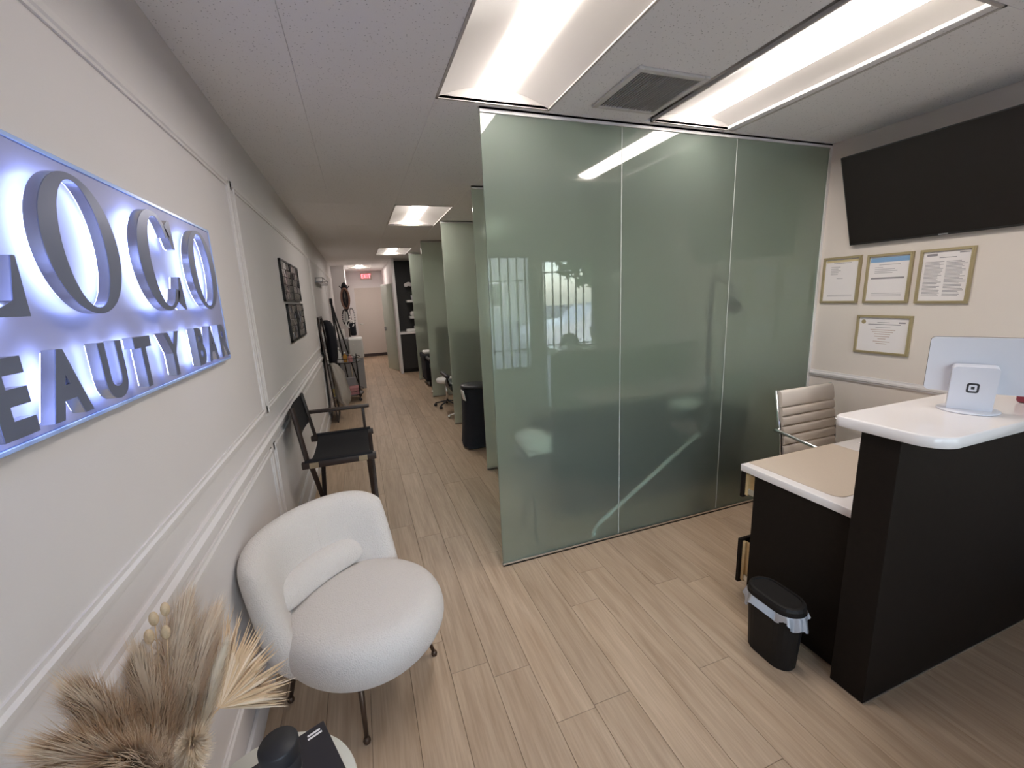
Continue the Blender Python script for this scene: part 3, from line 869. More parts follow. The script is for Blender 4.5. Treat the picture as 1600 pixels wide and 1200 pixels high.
# dried stems
def bez(a, b, c, n):
    return [a*(1-s)**2+2*b*s*(1-s)+c*s*s for s in [k/n for k in range(n+1)]]
def clampx(q):
    q = Vector(q); q.x = max(q.x, XL+0.018); return q
def plume(tip, bend, n, width, mat, label, hair=0.09, lo=0.42):
    tip = Vector(tip); mid = (VT+tip)/2+Vector(bend)
    path = bez(VT-Vector((0, 0, 0.10)), mid, tip, 24)
    t = thing('pampas_stem', label, 'dried plant', tuple(VT-Vector((0, 0, 0.10))), 0, 'dried stems in the vase')
    MB().tube([clampx(q) for q in path[:22]], 0.0018, 5).build('stem', MAT['palm'], t)
    mb = MB()
    V = []; F = []
    for k in range(int(n*1.9)):
        s = lo+(1-lo)*rng.random()**0.8
        i = min(int(s*24), 23); fr_ = s*24-i
        p_ = path[i].lerp(path[i+1], fr_); tg = (path[i+1]-path[i]).normalized()
        w = width*math.sin(PI*min(1, 0.08+0.92*(s-lo)/(1-lo)))**0.6
        rad = Vector(rng.normal(size=3)); rad = (rad-tg*rad.dot(tg)).normalized()
        L_ = hair*(0.5+0.7*rng.random())
        e1 = p_+rad*w*0.5+tg*L_*0.55
        e2 = p_+rad*w*(0.55+0.5*rng.random())+tg*L_*1.15+Vector((0, 0, -0.018*rng.random()))
        sd = tg.cross(rad)*0.00055
        j = len(V)
        V += [clampx(p_-sd), clampx(p_+sd), clampx(e1+sd), clampx(e1-sd), clampx(e2)]
        F += [(j, j+1, j+2, j+3), (j+3, j+2, j+4)]
    mb.add(V, F); mb.build('plume', mat, t)
A_, B_ = MAT['pampas'], MAT['pampas2']
plume((-0.46, 1.05, 0.985), (-0.01, 0.0, 0.04), 1700, 0.062, A_, 'upright pampas plume in the middle of the vase', lo=0.25)
plume((-0.43, 1.075, 0.925), (0.0, 0.0, 0.05), 1700, 0.062, A_, 'pampas plume leaning right towards the armchair', lo=0.25)
plume((-0.375, 0.985, 0.925), (0.03, 0.02, 0.05), 1300, 0.026, B_, 'pale slim pampas plume before the palm fan', 0.05, lo=0.2)
plume((-0.465, 0.76, 1.075), (0.0, 0.0, 0.04), 1500, 0.050, A_, 'pampas plume sweeping left along the wall', 0.12, lo=0.25)
plume((-0.45, 0.69, 1.06), (0.02, -0.02, 0.05), 1500, 0.055, A_, 'lowest left pampas plume drooping by the wall', 0.13, lo=0.25)
plume((-0.41, 0.68, 1.03), (0.03, 0.0, 0.05), 1400, 0.055, A_, 'pampas plume leaning out from the wall', 0.13, lo=0.25)
plume((-0.355, 0.76, 0.955), (0.04, 0.0, 0.06), 1300, 0.036, B_, 'pale pampas plume hanging towards the table edge', 0.06, lo=0.3)
plume((-0.46, 0.885, 1.01), (0.01, 0.0, 0.02), 1500, 0.050, A_, 'tallest pampas plume rising from the vase', lo=0.25)
# palm fan on the right
t = thing('palm_fan', 'dried palm fan spreading at the right of the pampas', 'dried plant', tuple(VT), 0, 'dried stems in the vase')
hub = Vector((-0.400, 1.000, 0.795)); MB().tube(bez(VT-Vector((0, 0, 0.10)), (VT+hub)/2+Vector((0, 0, 0.05)), hub, 12), 0.0025, 6).build('stem', MAT['palm'], t)
fa, fb = Vector((0.41, 0.848, -0.35)).normalized(), Vector((-0.266, 0.471, 0.841)).normalized()
n_r = 130
for k in range(n_r):
    a = math.radians(-28+152*k/(n_r-1)); dr_ = fa*math.cos(a)+fb*math.sin(a); nm = fa.cross(fb)
    sd = nm.cross(dr_).normalized()
    L_ = 0.225*(0.75+0.30*random.random()); w0, w1 = 0.004, 0.0075
    p1 = hub+dr_*L_*0.55; p1 = p1+nm*random.uniform(-0.012, 0.012); p2 = hub+dr_*L_+nm*random.uniform(-0.03, 0.03)+Vector((0, 0, -0.012*random.random()))
    V = [hub-sd*w0*0.4, hub+sd*w0*0.4, p1+sd*w1*0.62, p1-sd*w1*0.62, p1+nm*0.003, p2]
    V = [clampx(q) for q in V]
    MB().add(V, [(0, 1, 2, 4), (0, 4, 3), (4, 2, 5), (3, 4, 5)]).build('leaflet', MAT['palm'] if k % 4 else MAT['pampas'], t)
# bunny tails
for k, (tip, lab) in enumerate((((-0.47, 1.031, 1.055), 'topmost bunny-tail grass head'), ((-0.475, 0.992, 1.063), 'second bunny-tail grass head from the top'), ((-0.465, 0.942, 1.058), 'leftmost bunny-tail grass head'), ((-0.46, 0.991, 1.026), 'bunny-tail grass head nearest the plumes'))):
    tip = Vector(tip)
    t = thing('bunny_tail_stem', lab, 'dried plant', tuple(VT-Vector((0, 0, 0.08))), 0, 'dried stems in the vase')
    MB().tube([clampx(q) for q in bez(VT-Vector((0, 0, 0.08)), (VT+tip)/2+Vector((0.01, 0, 0.03)), tip-Vector((0, 0, 0.015)), 10)], 0.0012, 5).build('stem', MAT['palm'], t)
    MB().ellipsoid(tip, 0.0085, 0.0085, 0.0165, 14, 10).build('seed_head', MAT['bunny'], t)

# ================================================================== DIRECTOR CHAIR
y0, y1, xb_, xf_, zs = 2.93, 3.53, -0.43, -0.02, 0.70
t = thing('director_chair', 'tall black folding director chair with canvas seat against the left wall', 'chair', ((xb_+xf_)/2, (y0+y1)/2, 0))
for yy in (y0, y1):
    MB().box(xb_-0.025, xf_+0.03, yy-0.018, yy+0.018, zs-0.055, zs-0.010, 0.004).build('side_rail', MAT['dwood'], t)
def seatfn(a, b):
    return (xb_+0.03+(xf_-xb_-0.04)*a, y0+(y1-y0)*b, zs-0.006-0.030*math.sin(PI*b))
mbs = MB().grid(seatfn, 6, 14)
def seatfn2(a, b):
    q = seatfn(a, b); return (q[0], q[1], q[2]-0.005)
mbs.grid(seatfn2, 6, 14).build('canvas_seat', MAT['canvas'], t)
for yy in (y0, y1):
    MB().box(xb_-0.005, xf_+0.01, yy-0.020, yy+0.020, zs-0.012, zs+0.002, 0.003).build('seat_hem', MAT['canvas'], t)
# back posts lean back a little
for yy, yt in ((y0+0.01, y0+0.13), (y1-0.01, y1+0.03)):
    MB().bar((xb_+0.01, yy, zs-0.02), (xb_-0.045, yt-0.06, 1.045), 0.028, 0.022, bevel=0.004).build('back_post', MAT['dwood'], t)
def backfn(a, b):
    yy = (y0+0.07)+(y1-0.03-y0-0.07)*a
    return (xb_-0.020-0.030*b+(-0.015)*math.sin(PI*a), yy, 0.815+0.215*b)
def backfn2(a, b):
    q = backfn(a, b); return (q[0]-0.006, q[1], q[2])
MB().grid(backfn, 10, 5).grid(backfn2, 10, 5).build('canvas_back', MAT['canvas'], t)
MB().box(xb_-0.02, xf_+0.02, y1-0.028, y1+0.028, 0.872, 0.894, 0.006).build('armrest', MAT['dwood'], t)
MB().bar((xf_-0.03, y1, zs-0.02), (xf_-0.03, y1, 0.875), 0.026, 0.022, bevel=0.004).build('arm_post', MAT['dwood'], t)
for xx, o_ in ((xb_+0.03, 0.0), (xf_-0.02, 0.0)):
    MB().bar((xx, y0+0.01, zs-0.05), (xx+0.0, y1-0.02, 0.03), 0.030, 0.020, bevel=0.003).build('leg', MAT['dwood'], t)
    MB().bar((xx+0.022, y1-0.01, zs-0.05), (xx+0.022, y0+0.02, 0.03), 0.030, 0.020, bevel=0.003).build('leg', MAT['dwood'], t)
for yy in (y0+0.02, y1-0.02):
    MB().box(xb_, xf_+0.03, yy-0.014, yy+0.014, 0.0, 0.032, 0.004).build('foot_rail', MAT['dwood'], t)
for xx in (xb_+0.05, xf_-0.055):
    MB().box(xx-0.028, xx+0.028, y0-0.024, y0-0.016, zs-0.052, zs-0.016, 0.002, 1).build('hinge_plate', MAT['brass'], t)

# ================================================================== RECEPTION DESK
DX0, DX1 = 1.765, XR-0.004
t = thing('reception_desk', 'black laminate reception desk with raised counter at the right', 'reception desk', (2.5, 1.2, 0))
MB().box(DX0, DX1, 0.885, 1.015, 0.004, 1.138, 0.0015, 1).build('counter_front', MAT['black'], t)
MB().box(DX0+0.060, DX0+0.080, 1.016, 1.505, 0.012, 0.741, 0.001, 1).build('end_panel', MAT['black'], t)
MB().box(DX0+0.002, DX1, 0.8815, 0.8845, 0.0, 0.008).build('kick_strip', MAT['alu'], t)
MB().box(DX0+0.081, DX0+0.62, 1.10, 1.49, 0.02, 0.06).box(DX0+0.60, DX0+0.62, 1.02, 1.50, 0.06, 0.738).box(DX0+0.081, DX0+0.60, 1.02, 1.04, 0.06, 0.738).build('pedestal_carcass', MAT['black'], t)
MB().box(DX1-0.03, DX1, 1.016, 1.50, 0.012, 0.738).build('support_panel', MAT['black'], t)
for (za, zb, op) in ((0.590, 0.734, 0.082), (0.085, 0.345, 0.072)):
    dw = MB().box(DX0+0.062, DX0+0.598, 1.49+op, 1.508+op, za, zb, 0.001, 1).build('drawer', MAT['black'], t)
    bx_ = MB().box(DX0+0.092, DX0+0.106, 1.08+op, 1.49+op, za+0.025, zb-0.02).box(DX0+0.565, DX0+0.58, 1.08+op, 1.49+op, za+0.025, zb-0.03).box(DX0+0.106, DX0+0.565, 1.08+op, 1.095+op, za+0.025, zb-0.03).box(DX0+0.106, DX0+0.565, 1.095+op, 1.49+op, za+0.025, za+0.035)
    bx_.build('drawer_box', MAT['ply'], dw)
    MB().box(DX0+0.078, DX0+0.092, 1.490+op-0.016, 1.490+op, za+0.012, zb-0.012).build('drawer_cleat', MAT['ply'], dw)
    MB().box(DX0+0.0815, DX0+0.0905, 1.12, 1.475+op, za+0.020, za+0.050, 0.001, 1).build('drawer_slide', MAT['alu'], dw)
tag(MB().box(DX0+0.050, DX1, 1.0165, 1.585, 0.7415, 0.778, 0.0025).build('desktop', MAT['quartz']), 'low white desk worktop under the beige mat', 'worktop')
# raised counter slab with rounded corners
ct = MB()
cw, ch_ = DX1-1.735, 1.105-0.755
poly = []
R_ = 0.09
for (cx_, cy_, a0) in ((1.735+R_, 0.755+R_, PI), (DX1-0.001, 0.755, None), (DX1-0.001, 1.105, None), (1.735+0.03, 1.105-0.03, PI/2)):
    if a0 is None: poly.append((cx_, cy_))
    else:
        rr_ = R_ if a0 == PI else 0.03
        for k in range(17):
            a = a0+PI/2*k/16; poly.append((cx_+rr_*math.cos(a), cy_+rr_*math.sin(a)))
nP = len(poly); ic = (2.5, 0.93)
def insetp(q, e_): v_ = Vector((ic[0]-q[0], ic[1]-q[1])); return (q[0]+e_*(1 if q[0] < 2.4 else 0)*(1 if v_.x > 0 else -1)*min(1, abs(v_.x)/0.7)**4, q[1]+e_*(1 if v_.y > 0 else -1))
levels = [(0.003, 1.1385), (0.0, 1.1415), (0.0, 1.1755), (0.004, 1.180)]
ct.add([(*insetp(q, e_), z) for e_, z in levels for q in poly], [(i*nP+k, i*nP+(k+1) % nP, (i+1)*nP+(k+1) % nP, (i+1)*nP+k) for i in range(3) for k in range(nP)], True)
ct.add([(*insetp(q, 0.003), 1.1385) for q in poly]+[(*insetp(q, 0.004), 1.180) for q in poly], [tuple(range(nP-1, -1, -1)), tuple(range(nP, 2*nP))], False)
tag(ct.build('countertop', MAT['quartz']), 'raised white countertop with rounded corner on the reception desk', 'countertop')
# desk mat
mp_ = [(1.868, 1.575), (1.868, 1.20), (1.905, 1.135)]
poly = []
for a in range(7):
    q = PI+PI/2*a/6; poly.append((1.868+0.05+0.05*math.cos(q), 1.125+0.05+0.05*math.sin(q)))
poly += [(2.50, 1.125), (2.50, 1.58), (1.86, 1.58)]
tag(MB().prism(poly, Matrix.Translation((0, 0, 0.7785)), 0.0025).build('desk_mat', MAT['mat_']), 'beige leather desk mat on the low worktop', 'desk mat')
tag(MB().prism([(2.62, 1.25), (2.83, 1.22), (2.85, 1.50), (2.64, 1.53)], Matrix.Translation((0, 0, 0.7785)), 0.003).build('paper_sheet', MAT['paper']), 'white paper lying behind the raised counter', 'paper')

# point-of-sale stand with tablet
PC = Vector((2.215, 0.918, 1.1805)); pa = math.radians(-62)      # direction of the stand's width
AX = Vector((math.cos(pa), math.sin(pa), 0)); NX = Vector((AX.y, -AX.x, 0))      # NX points to the camera
if NX.dot(Vector((-1, -0.4, 0))) < 0: NX = -NX
t = thing('tablet_stand', 'white point-of-sale tablet stand on the raised countertop', 'tablet stand', tuple(PC))
lean = 0.20
UP = (Vector((0, 0, 1))+NX*lean).normalized()
foot = MB().lathe([(0.0, 0), (0.088, 0), (0.09, 0.003), (0.086, 0.007), (0.0, 0.009)], tuple(PC), 40, cap=False)
foot.build('foot', MAT['pos'], t)
Mb = frame_matrix(PC+Vector((0, 0, 0.004))-NX*0.012, -AX if (-AX).cross(UP).dot(NX) > 0 else AX, UP)
MB().prism(rrect(0.124, 0.186, 0.014, 6, 0, 0.093), Mb, 0.038).build('stem', MAT['pos'], t)
lg = MB()
lg.strip(rrect(0.034, 0.040, 0.008, 5, 0, 0.102), rrect(0.022, 0.026, 0.004, 5, 0, 0.102), Mb @ Matrix.Translation((0, 0, 0.038)), 0.0006)
lg.prism(rrect(0.0095, 0.0115, 0.001, 3, 0, 0.102), Mb @ Matrix.Translation((0, 0, 0.038)), 0.0006)
lg.build('logo', MAT['dark'], t)
Mtab = Mb @ Matrix.Translation((0.035, 0.175, -0.022)) @ Matrix.Rotation(math.radians(-6), 4, 'X')
tb = MB().prism(rrect(0.335, 0.215, 0.016, 6), Mtab, 0.012).build('tablet_back', MAT['pos'], t)
MB().prism(rrect(0.337, 0.217, 0.017, 6), Mtab @ Matrix.Translation((0, 0, -0.004)), 0.004).build('tablet_screen', MAT['tv'], t)
MB().box(2.50, 2.60, 0.80, 0.90, 1.1805, 1.235, 0.012).build('card_box', MAT['maroon'])
tag(bpy.data.objects['card_box'], 'small maroon box on the countertop right of the tablet', 'box')

# waste bin
BCX, BCY = 1.655, 1.208
t = thing('waste_bin', 'slim black waste bin with white liner beside the desk end', 'waste bin', (BCX, BCY, 0))
def stad(w, l, n=10):
    rr_ = w/2; pts = []
    for sgn, a0 in ((1, 0), (-1, PI)):
        for k in range(n+1):
            a = a0+PI*k/n; pts.append((rr_*math.cos(a), sgn*(l/2-rr_)+rr_*math.sin(a)))
    return pts
def loft(mb, levels, capt=True, capb=True):
    n = None; V = []
    for (w, l, z) in levels:
        q = stad(w, l); n = len(q); V += [(BCX+x_, BCY+y_, z) for x_, y_ in q]
    F = []
    for i in range(len(levels)-1):
        for k in range(n): F.append((i*n+k, i*n+(k+1) % n, (i+1)*n+(k+1) % n, (i+1)*n+k))
    if capb: F.append(tuple(range(n-1, -1, -1)))
    if capt: F.append(tuple((len(levels)-1)*n+k for k in range(n)))
    return mb.add(V, F, False)
loft(MB(), [(0.118, 0.208, 0.0), (0.124, 0.214, 0.006), (0.146, 0.246, 0.285)]).build('body', MAT['bin'], t)
loft(MB(), [(0.150, 0.250, 0.286), (0.152, 0.252, 0.312), (0.140, 0.240, 0.324), (0.118, 0.218, 0.326), (0.115, 0.215, 0.319)]).build('lid', MAT['bin'], t)
def linerfn(a, b):
    th = a*2*PI
    base = stad(0.150, 0.250, 20)
    i = int(a*len(base)) % len(base); x_, y_ = base[i]
    out_ = 1.0+0.05+0.12*b*(0.7+0.5*math.sin(th*7)+0.3*math.sin(th*13+1))
    return (min(BCX+x_*out_, DX0+0.018), BCY+y_*out_*0.99, 0.292-b*(0.050+0.018*math.sin(th*3+0.5)+0.012*math.sin(th*8)))
MB().grid(linerfn, 84, 8, True).build('liner', MAT['liner'], t)

# office chair behind the desk
OC = Vector((2.85, 2.00, 0)); 
t = thing('office_chair', 'cream ribbed leather office chair with chrome arms behind the desk', 'chair', tuple(OC), 0)
# ribbed back: front of it faces the desk (-y)
def ribback(z):
    return OC.y-0.045-0.05*((z-0.45)/0.55)+0.02*((z-0.45)/0.55)**2*4*0.5
ribs = [(0.44, 0.50), (0.50, 0.565), (0.565, 0.63), (0.63, 0.695), (0.695, 0.76), (0.76, 0.825), (0.825, 0.885), (0.885, 1.0)]
for (za, zb) in ribs:
    yy = OC.y-0.05+0.07*((za-0.44)/0.56)**1.6*0.9
    yb2 = OC.y-0.05+0.07*((zb-0.44)/0.56)**1.6*0.9
    def rf_(a, b, za=za, zb=zb, yy=yy, yb2=yb2):
        ang = 2*PI*a
        cs, sn = math.cos(ang), math.sin(ang)
        h2 = (zb-za)/2-0.0015; hx = math.copysign(abs(sn)**0.55, sn)*h2; th_ = math.copysign(abs(cs)**0.7, cs)*0.019
        mid = (za+zb)/2+hx
        return (OC.x-0.25+0.50*b, (yy+(yb2-yy)*(mid-za)/(zb-za))+th_, mid)
    mb = MB().grid(rf_, 20, 2, True)
    mb.f += [tuple(range(19, -1, -1)), tuple(20+i for i in range(20))]; mb.sm += [False, False]
    mb.build('back_pad', MAT['cream'], t)
for k in range(6):
    yy = OC.y-0.08-k*0.072
    MB().box(OC.x-0.25, OC.x+0.25, yy-0.070, yy-0.002, 0.425, 0.465, 0.012).build('seat_pad', MAT['cream'], t)
for s_ in (-1, 1):
    xx = OC.x+s_*0.262
    MB().tube([(xx, OC.y+0.025, 1.0), (xx, OC.y-0.035, 0.70), (xx, OC.y-0.055, 0.47), (xx, OC.y-0.10, 0.44), (xx, OC.y-0.50, 0.44)], 0.010, 10).build('frame_rail', MAT['chrome'], t)
    xx2 = OC.x+s_*0.30
    MB().tube([(OC.x+s_*0.265, OC.y-0.02, 0.735), (xx2, OC.y-0.02, 0.74), (xx2, OC.y-0.05, 0.74), (xx2, OC.y-0.36, 0.70), (xx2, OC.y-0.38, 0.68), (xx2, OC.y-0.38, 0.46), (OC.x+s_*0.265, OC.y-0.38, 0.44)], 0.011, 10).build('armrest', MAT['chrome'], t)
MB().tube([(OC.x, OC.y-0.28, 0.42), (OC.x, OC.y-0.28, 0.10)], 0.025, 14).build('column', MAT['chrome'], t)
for k in range(5):
    a = 2*PI*k/5+0.3
    e_ = (OC.x+0.26*math.cos(a), OC.y-0.28+0.26*math.sin(a), 0.075)
    MB().tube([(OC.x, OC.y-0.28, 0.10), e_], [0.02, 0.012], 8).build('base_spoke', MAT['chrome'], t)
    MB().lathe([(0.0, -0.012), (0.028, -0.012), (0.030, 0.0), (0.028, 0.012), (0.0, 0.012)], (0, 0, 0), 14, cap=False)
    w_ = MB(); w_.tube([(e_[0]-0.012*math.sin(a), e_[1]+0.012*math.cos(a), 0.031), (e_[0]+0.012*math.sin(a), e_[1]-0.012*math.cos(a), 0.031)], 0.030, 14); w_.tube([(e_[0], e_[1], 0.05), (e_[0], e_[1], 0.08)], 0.008, 8)
    w_.build('caster', MAT['dark'], t)

# ================================================================== TV AND CERTIFICATES
t = thing('television', 'large black flat television tilted down on the beige wall', 'television', (XR, 1.58, 1.94))
zb_, zt_, xb2, xt2 = 1.940, 2.490, 3.275, 3.092
upv = Vector((xt2-xb2, 0, zt_-zb_)); hgt = upv.length; upv.normalize()
Mtv = frame_matrix((xb2, 2.105, zb_), (0, -1, 0), upv)         # local z = out of the wall
TWD = 1.02
MB().prism([(0, 0), (TWD, 0), (TWD, hgt), (0, hgt)], Mtv @ Matrix.Translation((0, 0, -0.028)), 0.027).build('cabinet', MAT['tvb'], t)
MB().prism([(0.006, 0.012), (TWD-0.006, 0.012), (TWD-0.006, hgt-0.006), (0.006, hgt-0.006)], Mtv @ Matrix.Translation((0, 0, -0.001)), 0.0015).build('screen', MAT['tv'], t)
MB().prism([(TWD/2-0.022, 0.003), (TWD/2+0.022, 0.003), (TWD/2+0.022, 0.009), (TWD/2-0.022, 0.009)], Mtv @ Matrix.Translation((0, 0, -0.001)), 0.002).build('maker_badge', MAT['grey'], t)
MB().box(XR-0.03, XR-0.0005, 1.40, 1.80, 2.08, 2.36).bar((XR-0.02, 1.50, 2.30), (3.17, 1.50, 2.33), 0.03, 0.03).bar((XR-0.02, 1.70, 2.30), (3.17, 1.70, 2.33), 0.03, 0.03).build('wall_bracket', MAT['tvb'], t)

RW = frame_matrix((XR, 0, 0), (0, -1, 0), (0, 0, 1))            # right wall: local x -> -y
def certificate(label, ya, yb, z0, z1, kind, tilt=0.0):
    """ya > yb: left and right edge as seen"""
    w, h = ya-yb, z1-z0
    t = thing('framed_certificate', label, 'certificate', (XR, (ya+yb)/2, z0), 0, 'framed certificates on the beige wall')
    M0 = RW @ Matrix.Translation((-(ya+yb)/2, (z0+z1)/2, 0.0006)) @ Matrix.Rotation(tilt, 4, 'Z')
    f = 0.015
    fr = MB()
    sq = lambda a, b: [(-a, -b), (a, -b), (a, b), (-a, b)]
    fr.strip(sq(w/2, h/2), sq(w/2-f, h/2-f), M0, 0.016)
    fr.strip(sq(w/2-f*0.45, h/2-f*0.45), sq(w/2-f, h/2-f), M0 @ Matrix.Translation((0, 0, 0.016)), 0.003)
    fr.build('frame', MAT['gold'], t)
    pw, ph = w/2-f, h/2-f
    pp = MB().prism(sq(pw, ph), M0, 0.006).build('paper', MAT['paper'], t)
    Mp = M0 @ Matrix.Translation((0, 0, 0.0061))
    def lines(rows, mat, name='print'):
        mb = MB()
        for (a, b, zc, th) in rows:                            # fractions of the half sizes
            mb.prism([(a*pw, zc*ph-th/2), (b*pw, zc*ph-th/2), (b*pw, zc*ph+th/2), (a*pw, zc*ph+th/2)], Mp, 0.0003)
        mb.build(name, mat, pp)['kind'] = 'stuff'
    if kind == 0:
        lines([(-0.95, 0.95, 0.90, 0.016)], MAT['goldprint'], 'header_band')
        lines([(-0.5, 0.55, 0.80, 0.004)]+[(-0.65, -0.65+random.uniform(0.35, 0.7), 0.62-0.085*k, 0.003) for k in range(5)]+[(-0.25, 0.12, 0.08, 0.003)]+[(-0.75, 0.75, -0.72-0.05*k, 0.002) for k in range(2)], MAT['ink'])
    elif kind == 1:
        lines([(-0.96, 0.96, 0.84, 0.030)], MAT['blue'], 'header_band')
        lines([(-0.5, 0.55, 0.62, 0.003)]+[(-0.7, -0.7+random.uniform(0.4, 1.2), 0.50-0.08*k, 0.003) for k in range(4)]+[(-0.85, 0.80, 0.02, 0.010)]+[(-0.75, 0.75, -0.66-0.06*k, 0.002) for k in range(3)], MAT['ink'])
    elif kind == 2:
        lines([(-0.85, -0.40, 0.86, 0.014), (0.5, 0.9, 0.90, 0.005), (-0.3, 0.4, 0.74, 0.004)], MAT['ink'], 'header')
        rows = []
        for k in range(26):
            zc = 0.58-0.055*k
            rows.append((-0.88, -0.88+random.uniform(0.55, 0.82), zc, 0.0032)); rows.append((0.02, 0.02+random.uniform(0.6, 0.88), zc, 0.0032))
        lines(rows, MAT['ink'])
    else:
        lines([(-0.62, 0.68, 0.60, 0.005), (-0.25, 0.25, 0.72, 0.003), (-0.30, 0.30, 0.42, 0.003), (0.6, 0.85, 0.72, 0.009)], MAT['ink'], 'header')
        lines([(-s_, s_, zc, 0.0035) for s_, zc in ((0.5, 0.28), (0.42, 0.16), (0.32, 0.04), (0.30, -0.10), (0.16, -0.24), (0.34, -0.40), (0.22, -0.52))], MAT['ink_brown'])
        s = MB(); s.prism([(-0.82*pw+0.014*math.cos(a), 0.74*ph+0.014*math.sin(a)) for a in [2*PI*k/20 for k in range(20)]], Mp, 0.0004); s.build('seal', MAT['gold'], pp)
certificate('leftmost gold-framed certificate with short text, under the television', 2.290, 2.034, 1.546, 1.872, 0)
certificate('gold-framed certificate with blue header band, middle of the top row', 1.998, 1.738, 1.546, 1.865, 1)
certificate('gold-framed certificate densely printed in two columns', 1.704, 1.450, 1.544, 1.865, 2)
certificate('landscape gold-framed certificate hanging below the other three', 2.018, 1.695, 1.205, 1.464, 3)
# ================================================================== BEHIND THE FRONT GLASS
t = thing('massage_bed', 'dark padded massage bed blurred behind the front glass', 'bed', (2.0, 3.12, 0))
MB().box(1.30, 3.15, 2.72, 3.40, 0.52, 0.64, 0.04, 3).build('mattress', MAT['gown'], t)
MB().box(1.40, 3.05, 2.80, 3.34, 0.14, 0.518, 0.01).build('base', MAT['kitchen'], t)
MB().box(1.32, 3.13, 2.70, 2.715, 0.02, 0.58).build('drape', MAT['gown'], t)
for xx in (1.40, 2.95):
    for yy in (2.86, 3.28):
        MB().box(xx-0.025, xx+0.025, yy-0.025, yy+0.025, 0.0, 0.14).build('leg', MAT['kitchen'], t)
def lump(c, rx, ry, rz, seed):
    rs = np.random.default_rng(seed); ph = rs.random(6)*6
    mb = MB(); mb.ellipsoid(c, rx, ry, rz, 24, 14)
    mb.v = [(x+0.10*rx*math.sin(9*y/ry*0.3+ph[0]), y+0.08*ry*math.sin(7*z/rz*0.3+ph[1]), z+0.12*rz*math.sin(8*x/rx*0.3+ph[2])) for x, y, z in mb.v]
    return mb
tag(lump((1.06, 2.62, 0.70), 0.11, 0.16, 0.075, 1).box(0.98, 1.16, 2.52, 2.72, 0.625, 0.66, 0.02, 3).build('folded_towel', MAT['towel']), 'white towel glowing through the left of the front glass', 'towel')
bpy.data.objects['folded_towel'].location.x += 0.0
t = thing('towel_stool', 'small dark stool holding the towel behind the front glass', 'stool', (1.07, 2.62, 0))
MB().lathe([(0.0, 0.575), (0.15, 0.575), (0.16, 0.59), (0.16, 0.612), (0.15, 0.6235), (0.0, 0.6235)], (1.07, 2.62, 0), 28, cap=False).build('seat', MAT['dark'], t)
for k in range(3):
    a = 2*PI*k/3
    MB().tube([(1.07+0.08*math.cos(a), 2.62+0.08*math.sin(a), 0.575), (1.07+0.14*math.cos(a), 2.62+0.14*math.sin(a), 0.0)], 0.010, 8).build('leg', MAT['dark'], t)
LX, LY = 2.370, 2.415
t = thing('magnifier_lamp', 'dark floor-standing treatment lamp behind the front glass', 'lamp', (LX, LY, 0))
MB().lathe([(0.0, 0), (0.062, 0), (0.062, 0.02), (0.02, 0.03), (0.0, 0.03)], (LX, LY, 0), 28, cap=False).build('base', MAT['dark'], t)
MB().tube([(LX, LY, 0.03), (LX, LY, 1.02)], 0.019, 10).tube([(LX, LY, 1.02), (LX+0.004, LY, 1.74)], 0.017, 10).build('pole', MAT['dark'], t)
MB().tube([(LX, LY, 1.00), (LX, LY, 1.05)], 0.020, 12).build('collar', MAT['grey'], t)
MB().tube([(LX+0.004, LY, 1.74), (LX+0.04, LY+0.02, 1.77), (LX+0.24, LY+0.06, 1.70)], 0.012, 10).build('arm', MAT['dark'], t)
MB().ellipsoid((LX+0.30, LY+0.08, 1.55), 0.05, 0.05, 0.06, 14, 8).tube([(LX+0.24, LY+0.06, 1.70), (LX+0.30, LY+0.08, 1.60)], 0.010, 8).build('lamp_head', MAT['dark'], t)
t = thing('bed_step_frame', 'white bent steel tube leaning behind the front glass', 'steel frame', (1.95, 2.38, 0))
MB().tube([(1.375, 2.358, 0.012), (1.383, 2.360, 0.06), (1.405, 2.361, 0.10), (1.45, 2.362, 0.135), (2.28, 2.376, 0.64)], 0.014, 12).build('tube', MAT['white'], t)
MB().tube([(2.27, 2.376, 0.64), (2.31, 2.376, 0.655), (2.345, 2.376, 0.655)], 0.016, 12).build('handle', MAT['dark'], t)
tag(lump((2.62, 2.62, 0.74), 0.12, 0.10, 0.06, 3).build('rolled_towel', MAT['towel']), 'pale rolled towel on the bed near the lamp, behind glass', 'towel')
bpy.data.objects['rolled_towel'].location = (2.62, 2.90, 0.642)
tag(MB().box(2.50, 2.98, 2.54, 2.60, 0.48, 0.72, 0.03, 3).tube([(2.55, 2.57, 0.0), (2.55, 2.57, 0.5)], 0.012).tube([(2.93, 2.57, 0.0), (2.93, 2.57, 0.5)], 0.012).build('bolster_stand', MAT['gown']), 'dark padded bolster stand by the lamp behind glass', 'bolster')

